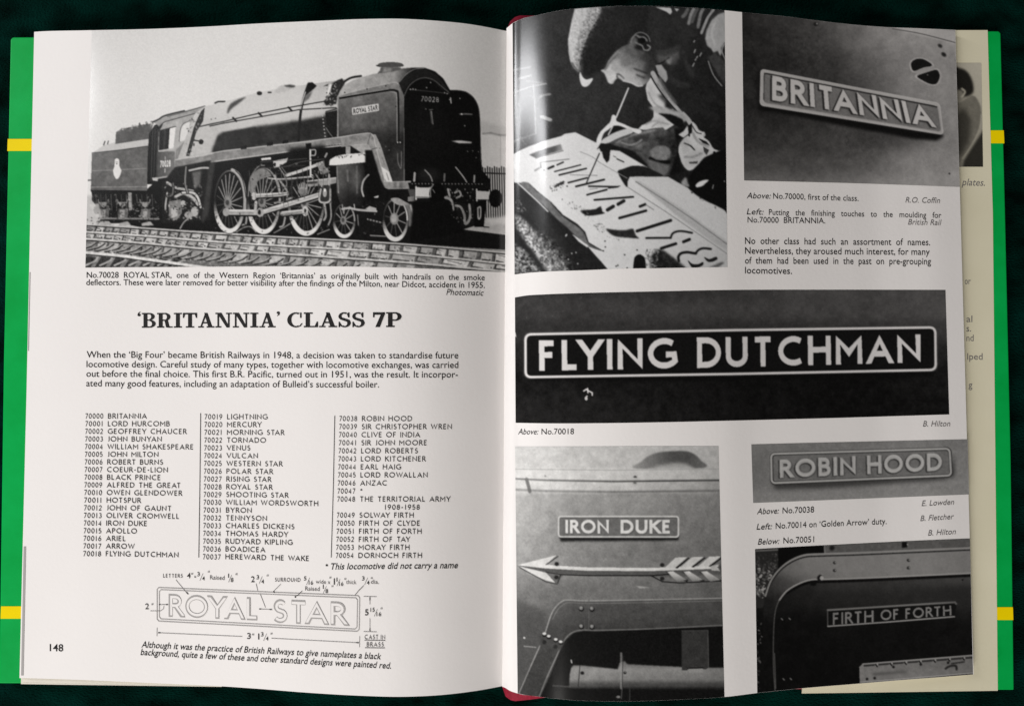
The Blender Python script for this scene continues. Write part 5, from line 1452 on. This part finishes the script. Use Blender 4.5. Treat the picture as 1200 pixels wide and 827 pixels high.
h.poly(pl, .42 + .05 * h.fbm(4, 3)); h.line([(657, 606.8), (793, 606.8)], 1, .3, .6); h.line(pl + [pl[0]], 1.7, .82)
for tx, q in (('IRON', [(662.6, 608.6), (713.6, 608.6), (713.6, 625), (662.6, 624.4)]), ('DUKE', [(727.4, 608.6), (786.6, 608.6), (786.6, 625), (727.4, 625)])):
    h.letters(tx, q, .30, .22, .15, .4, (.7, .7), .04, .6, .4); h.letters(tx, q, .86, .22, .15)
h.poly([(606, 662.4), (653.6, 650.6), (641, 661.6), (662, 664), (720, 667.6), (780, 667), (841, 661), (849, 660), (849, 672), (790, 676), (720, 673.6), (660, 672), (656, 678), (652.6, 684), (640, 680)], .30, .6, .6)
h.poly([(605.6, 661.8), (652.4, 650), (640, 661), (652, 662.4), (690, 664.4), (765, 665), (842, 662), (842, 666), (765, 668.6), (690, 668.4), (640, 665.6)], .84)
h.poly([(612, 663.6), (640, 666), (690, 668.6), (765, 668.8), (842, 666), (842, 669.4), (765, 673.4), (690, 673.2), (650, 671.6), (630, 668)], .34, .3); h.line([(650, 672.6), (690, 674), (765, 674), (790, 672)], 1.2, .08)
h.poly([(608, 663), (640, 670.6), (651, 682.6), (640, 679.6), (622, 672)], .84, .2); h.line([(640, 670), (657, 673), (653.6, 683)], 1.0, .14); h.line([(609, 664.4), (640, 681.4), (653, 684)], .9, .2); h.line([(640, 661), (654, 651.6)], 1.0, .2)
h.poly([(641, 671), (656, 673), (652.6, 682)], .42)
for x, y in ((652.4, 660.4), (652, 676), (776, 661.6), (776, 677.6)): h.ellipse(x, y, 2.6, 2.4, .14, .3)
h.line([(763, 674), (776, 681), (796, 682.6), (849, 680)], 1.2, .10)
for i, (a, b_) in enumerate((((778, 665.6), (792, 652.8)), ((797, 664.4), (811, 652.4)), ((817.4, 663.6), (831.4, 651.8)))):
    h.poly([(a[0] + 13, a[1] - .4), (b_[0] + 14.6, b_[1]), (b_[0] + 16, b_[1] + 1), (a[0] + 16, a[1])], .12); h.poly([a, b_, (b_[0] + 13.6, b_[1] - .4), (a[0] + 13, a[1] - .6)], .80)
    h.poly([(a[0] + 2, 670), (a[0] + 10, 669.6), (b_[0] + 15, 679.6), (b_[0] + 13, 681.6)], .14); h.poly([(a[0] + 4, 669.6), (a[0] + 10.6, 668.8), (b_[0] + 13, 679), (b_[0] + 1, 681)], lambda X, Y: .84 - .03 * (Y - 669), .2)
h.poly([(833, 662.6), (843, 660.6), (840, 664), (844, 668.6), (834, 668)], .72); h.poly([(840, 664), (849, 661), (849, 669)], .3)
h.poly([(745, 686), (755, 687), (762, 688), (750, 689)], .66, .4)
# bracket, dark opening and the pipe
h.poly([(604, 700), (640, 716), (628, 760), (606, 818), (602, 818)], lambda X, Y: .30 + .1 * np.clip((720 - Y) / 30, 0, 1), 2, .8)
outer = [(608, 812), (622, 780), (637, 746), (645, 722), (651, 711), (659, 704), (667, 702.6), (700, 703.4), (849, 700.4)]
inner = [(849, 732), (760, 736.4), (700, 738), (682, 737.6), (672, 740), (664, 746), (657, 758), (650, 773), (640, 795), (631, 818)]
h.poly(outer + inner + [(604, 820)], h.grid([604, 640, 680, 850], [700, 715, 740, 815], [[.3, .36, .34, .32], [.3, .34, .30, .29], [.26, .26, .24, .24], [.24, .22, .2, .2]]) + .03 * h.fbm(5, 3))
h.poly([(660, 752), (672, 741), (684, 738.6), (700, 739), (849, 733), (849, 826), (628, 826), (645, 790)], .065, .5)
h.curve(outer[1:], 1.3, .60); h.curve([(x + 2.6, y + 3) for x, y in outer[3:]], .9, .46); h.line([(608, 812), (637, 746)], 1.0, .58)
h.curve(inner, 1.2, .46); h.line([(641, 793), (655, 762)], .9, .55); h.line([(690, 702), (690, 738)], .9, .36); h.line([(684.6, 704), (685, 738)], .6, .34)
for x, y in ((681, 712), (693.4, 712.4), (681, 733), (693.6, 733.4)): h.ellipse(x + .4, y + 1, 3, 3, .08, .4); h.ellipse(x, y, 2.2, 2.2, .5, .2); h.dot(x - .3, y - .4, .9, .62)
h.poly([(634, 742), (662, 752), (656, 762), (632, 756)], .26, 1.2)
for x, y in ((638, 742), (643, 744.8), (651.2, 748.6), (657, 751.4)): h.ellipse(x + .3, y + 1.8, 2.6, 1.8, .06, .3); h.ellipse(x, y, 2.2, 1.6, .82, .2)
for x, y in ((638, 752), (651, 757.4)): h.ellipse(x, y, 2.6, 2.6, .14, .4)
h.line([(614, 756.6), (628, 758)], 1.0, .62); h.dot(614.4, 746.8, 1.2, .8)
cylt = h.grid([660, 700, 740, 800, 850], [776, 784, 794, 802, 808], [[.44, .42, .42, .42, .38], [.58, .56, .55, .54, .48], [.54, .52, .5, .5, .46], [.34, .3, .28, .28, .26], [.1, .08, .08, .08, .08]]) + .03 * h.fbm(4, 4)
h.poly([(667, 803), (667.6, 790), (669.4, 782), (672, 779), (680, 779), (700, 781), (724, 783.6), (726, 776), (732, 774), (735, 777.6), (760, 779), (800, 781), (852, 782), (852, 808), (760, 808), (700, 807), (668, 806)], cylt, .5)
h.line([(679.6, 779), (677.6, 804)], .9, .16); h.line([(728, 765), (728, 806)], 2.4, .58, .7, .6); h.line([(730, 768), (729, 806)], .8, .2); h.ellipse(682.4, 788, 2.2, 2, .1); h.ellipse(732.4, 787.6, 1.8, 1.8, .12); h.dot(732.6, 787, .7, .6)
h.line([(669.4, 773), (670, 776)], 1.4, .8); h.line([(648, 803), (668, 804)], 1.4, .4, .7, 1); h.ellipse(724.6, 816, 2.4, 1.4, .5, .3); h.line([(729, 806), (728, 818)], 1.2, .3); h.line([(738, 806), (738, 822)], .8, .26)
h.poly([(798.6, 738.4), (830, 738), (830.6, 782), (827, 783.6), (806, 784), (805, 785), (799, 785)], .21 + .02 * h.fbm(5, 2)); h.line([(829.6, 738), (830.4, 782)], .7, .4); h.line([(799, 738.6), (830, 738)], .7, .32)
h.poly([(806.6, 783), (823.6, 782.6), (824, 787), (807, 788)], .56); h.line([(806, 782.6), (824, 782)], 1.2, .05)
h.g *= 1 + .10 * h.fbm(7, 5)
h.finish(.036, .42)
lay_photo(h, [(603.6, 523), (660, 523), (720, 522.8), (780, 522.6), (842, 522.6)], page_curve(bottom_right, 606.6, 849.0, 24, -.05), 'R', page_r, 'tall printed photograph of a nameplate reading IRON DUKE above an arrow', (1.0, .995, .98))

# ---- the pale plate
h = Halftone(876, 508, 1144, 596, .5, 150)
h.g = h.grid([880, 940, 1010, 1080, 1140], [515, 535, 560, 590], [[.5, .48, .48, .5, .5], [.47, .48, .5, .52, .52], [.46, .5, .52, .54, .54], [.54, .55, .56, .55, .55]]); h.texture(.04, 7, 4); h.texture(.03, 2.4, 3)
h.poly([(904, 560), (960, 563), (1113, 552), (1118, 530), (1119, 557), (1105, 562), (960, 572), (908, 573)], .20, 2.4, .85)
pl = rounded([(904, 531.8), (1113, 525.6), (1115, 557), (904.6, 566)], 5)
h.poly(pl, .44 + .05 * h.fbm(3, 3)); h.line(pl + [pl[0]], 4.0, .16, .8, .4); h.line([(x - .3, y - .2) for x, y in pl + [pl[0]]], 2.3, .68)
for tx, q in (('ROBIN', [(913.6, 538.6), (1002.6, 534), (1003, 556), (914, 559.8)]), ('HOOD', [(1016, 533.6), (1103.6, 530.6), (1104, 551), (1016.4, 555.4)])):
    h.letters(tx, q, .18, .22, .16, .4, (-1.2, .9), .05, .8, .4); h.letters(tx, q, .28, .22, .16, .4, (1.0, .6), .05, .6, .4); h.letters(tx, q, .66, .22, .16); h.letters(tx, q, .76, .12, .26, .4, (0, -.3), 0, .5, .3)
h.finish(.03, .38)
lay_photo(h, [(880.4, 520.6), (940, 519), (1010, 517.4), (1070, 516), (1134, 514.6)], [(882.6, 589), (940, 586.8), (1010, 584), (1070, 581.6), (1135.6, 579)], 'R', page_r, 'small printed photograph of a pale nameplate reading ROBIN HOOD', (1.0, .99, .975))

# ---- the dark cab side
h = Halftone(878, 624, 1148, 822, .05, 170)
h.g = h.grid([885, 920, 980, 1060, 1140], [635, 680, 700, 730, 812], [[.1, .1, .1, .1, .1], [.1, .12, .22, .22, .28], [.08, .1, .16, .16, .2], [.05, .05, .07, .06, .07], [.05, .045, .04, .045, .045]]); h.texture(.025, 9, 4)
h.poly([(885, 643), (912, 641), (912, 672), (900, 690), (894, 712), (885, 712)], .16); h.speckle([(885, 650), (912, 648), (912, 664), (885, 672)], 120, .6, 1.8, (.1, .4), 171); h.speckle([(885, 664), (910, 662), (900, 684), (894, 700), (885, 696)], 170, .8, 2.2, (.15, .75), 172); h.line([(886, 645), (912, 643.6)], 2, .4); h.line([(886, 693), (893, 692.6)], 2.2, .4); h.speckle([(886, 720), (893, 720), (891, 806), (887, 808)], 40, .8, 2, (.1, .6), 173)
h.poly([(912, 642), (966, 638), (966, 650), (940, 652), (920, 664), (912, 674)], .04)
h.poly([(966, 638.4), (1142, 629), (1142, 644), (966, 650)], .36 + .05 * h.fbm(4, 3)); h.line([(966, 638), (966.6, 648)], 1.4, .5); h.ellipse(975, 641.6, 3, 3, .1, .8); h.poly([(1057, 635), (1063, 634.6), (1063, 641), (1057, 641.4)], .06, .4); h.dot(1063.6, 637.6, .9, .6)
outer = [(896, 820), (894.6, 760), (894.4, 722), (897, 698), (903, 681), (913, 667), (926, 656.6), (942, 650), (960, 648.6), (1000, 647.4), (1060, 644.8), (1142, 641.2)]
inner = [(1142, 671), (1060, 674.8), (1000, 677.4), (966, 678.4), (950, 679), (936, 683.6), (922, 692), (913, 703), (908.6, 716), (906.6, 740), (906.4, 780), (909, 820)]
bm = h.grid([890, 905, 925, 950, 1000, 1142], [645, 665, 685, 705, 740, 815], [[.3, .4, .50, .52, .52, .50], [.26, .34, .44, .50, .52, .50], [.18, .22, .30, .42, .5, .5], [.12, .13, .18, .3, .4, .4], [.06, .06, .06, .06, .06, .06], [.05, .05, .05, .05, .05, .05]]) + .03 * h.fbm(6, 4)
h.poly(smooth(outer, 4, False) + smooth(inner, 4, False), bm, .4)
h.curve([(x, y + 2.6) for x, y in outer[3:]], 1.6, .10, .8); h.curve(outer[3:], 1.8, .56)
h.curve([(x, y + 2.6) for x, y in inner[:7]], 3.4, .05, .9, .6); h.curve(inner[:8], 1.7, .62); h.curve(inner[7:], 1.1, .40, .8)
for x, y in ((978, 659), (978, 668), (1064.6, 656), (1064.6, 665)): h.ellipse(x, y, 2, 1.8, .16, .3); h.dot(x + .9, y - .3, .8, .6)
h.ellipse(961, 677, 3.4, 4, .10, .4); h.ellipse(963, 677, 2.2, 2.6, .66, .2); h.dot(1128, 679, 1.0, .06); h.ellipse(953, 684, 4, 2, .05, .6)
for x, y in ((915.6, 725), (924.6, 724.6), (917.6, 795.4), (926, 795)): h.line([(x, y - .8), (x + 1.6, y + .8)], 1.2, .5)
h.line([(907.6, 765), (909, 806)], 1.0, .36)
pl = [(970, 733.6), (969.6, 716), (971, 714), (1000, 712.4), (1060, 708.8), (1118, 705), (1120.6, 707), (1119, 711)]
h.poly([(969.6, 714), (1121, 705), (1119, 722), (970, 733)], .07); h.line([(970, 714.4), (1000, 712.6), (1060, 708.8), (1119, 705.2), (1120.6, 707)], 2.2, .46); h.line([(969.8, 716), (970, 733)], 1.0, .4); h.line([(970, 733.4), (1040, 728.4), (1118.6, 722)], 1.5, .62)
for tx, q in (('FIRTH', [(976, 717.6), (1023.6, 714.6), (1023.6, 728.6), (976, 731.6)]), ('OF', [(1032, 714.2), (1053.6, 712.8), (1053.6, 725), (1032, 726.6)]), ('FORTH', [(1061, 712.4), (1114.6, 709), (1115, 720.6), (1061, 724.8)])):
    h.letters(tx, q, .58, .17, .2); h.letters(tx, q, .3, .1, .27, .4, (.4, .4), 0, .4, .3)
st_ = h.grid([1006, 1060, 1140], [766, 778, 800], [[.46, .44, .42], [.52, .46, .44], [.5, .5, .5]]) + .06 * h.fbm(4, 4)
h.poly([(1007, 781), (1011, 777), (1070, 772.4), (1142, 766.6), (1142, 788.6), (1070, 795), (1007.6, 800)], st_); h.line([(1011, 777.4), (1142, 767)], 1.2, .62)
for i in range(8):
    x = 1013 + i * 17; y = 779.4 - i * 1.28
    h.line([(x, y), (x + 11, y - .8)], 2.2, .14, .85, .4); h.line([(x + 13, y - 1.4), (x + 15, y + 1)], 1.6, .1); h.dot(x + 15.6, y - 1.4, .9, .72)
for x, y in ((1016, 795), (1025, 794), (1047, 781), (1079, 778), (1111, 776)): h.ellipse(x, y, 1.6, 1.6, .1, .3)
h.curve([(1108, 783), (1113, 780), (1120, 779.6), (1121, 784)], 2.4, .16, .8, .6); h.curve([(1115, 777), (1130, 775)], 1.6, .14, .8, .5); h.poly([(1022, 788), (1060, 785), (1062, 788), (1024, 791)], .3, 1.2, .7); h.line([(1008, 799), (1070, 794), (1142, 787.8)], 1.0, .66)
h.poly([(1007, 800.4), (1070, 795.6), (1142, 789.2), (1142, 796), (1007, 806)], .04)
h.poly([(1060, 690), (1142, 684), (1142, 700), (1128, 740), (1124, 704), (1090, 700)], .14, 4, .6)
h.finish(.02, .38)
lay_photo(h, [(884.8, 643.2), (940, 640), (1010, 636.4), (1070, 633.4), (1136.6, 630.6)], page_curve(bottom_right, 887.4, 1140.2, 24, -.1), 'R', page_r, 'printed photograph of a dark cab side with a plate reading FIRTH OF FORTH', (1.0, .98, .96))

# ---- the cut-off photograph on the jacket flap
h = Halftone(1112, 68, 1160, 202, .6, 190)
h.g = h.grid([1118, 1152], [74, 110, 195], [[.66, .70], [.64, .68], [.5, .5]])
h.poly(smooth([(1114, 80), (1124, 80), (1133, 84), (1139, 94), (1141, 106), (1138, 111), (1130, 114), (1114, 116)], 3), .12, 1)
h.poly([(1114, 104), (1128, 106), (1130, 114), (1124, 122), (1114, 124)], .50, 1); h.curve([(1127, 104), (1131, 108), (1127, 114)], 2, .7)
h.poly(smooth([(1114, 128), (1126, 120), (1140, 112), (1148, 122), (1150, 134), (1148, 150), (1140, 170), (1130, 184), (1114, 194)], 3), .44 + .06 * h.fbm(6, 3), .6)
h.poly([(1114, 140), (1130, 126), (1138, 140), (1136, 165), (1126, 182), (1114, 186)], .24, 2.5); h.curve([(1150, 134), (1148, 150), (1140, 168), (1128, 186)], 1.6, .62)
h.poly([(1140, 172), (1154, 150), (1154, 198), (1128, 198), (1130, 188)], .18, 1)
h.finish(.02, .7)
lay_photo(h, [(1118, 74), (1150, 74)], [(1124, 195.6), (1152, 195.6)], 'F', flap, 'cut-off photograph of a man on the jacket flap', (1.0, .94, .78))
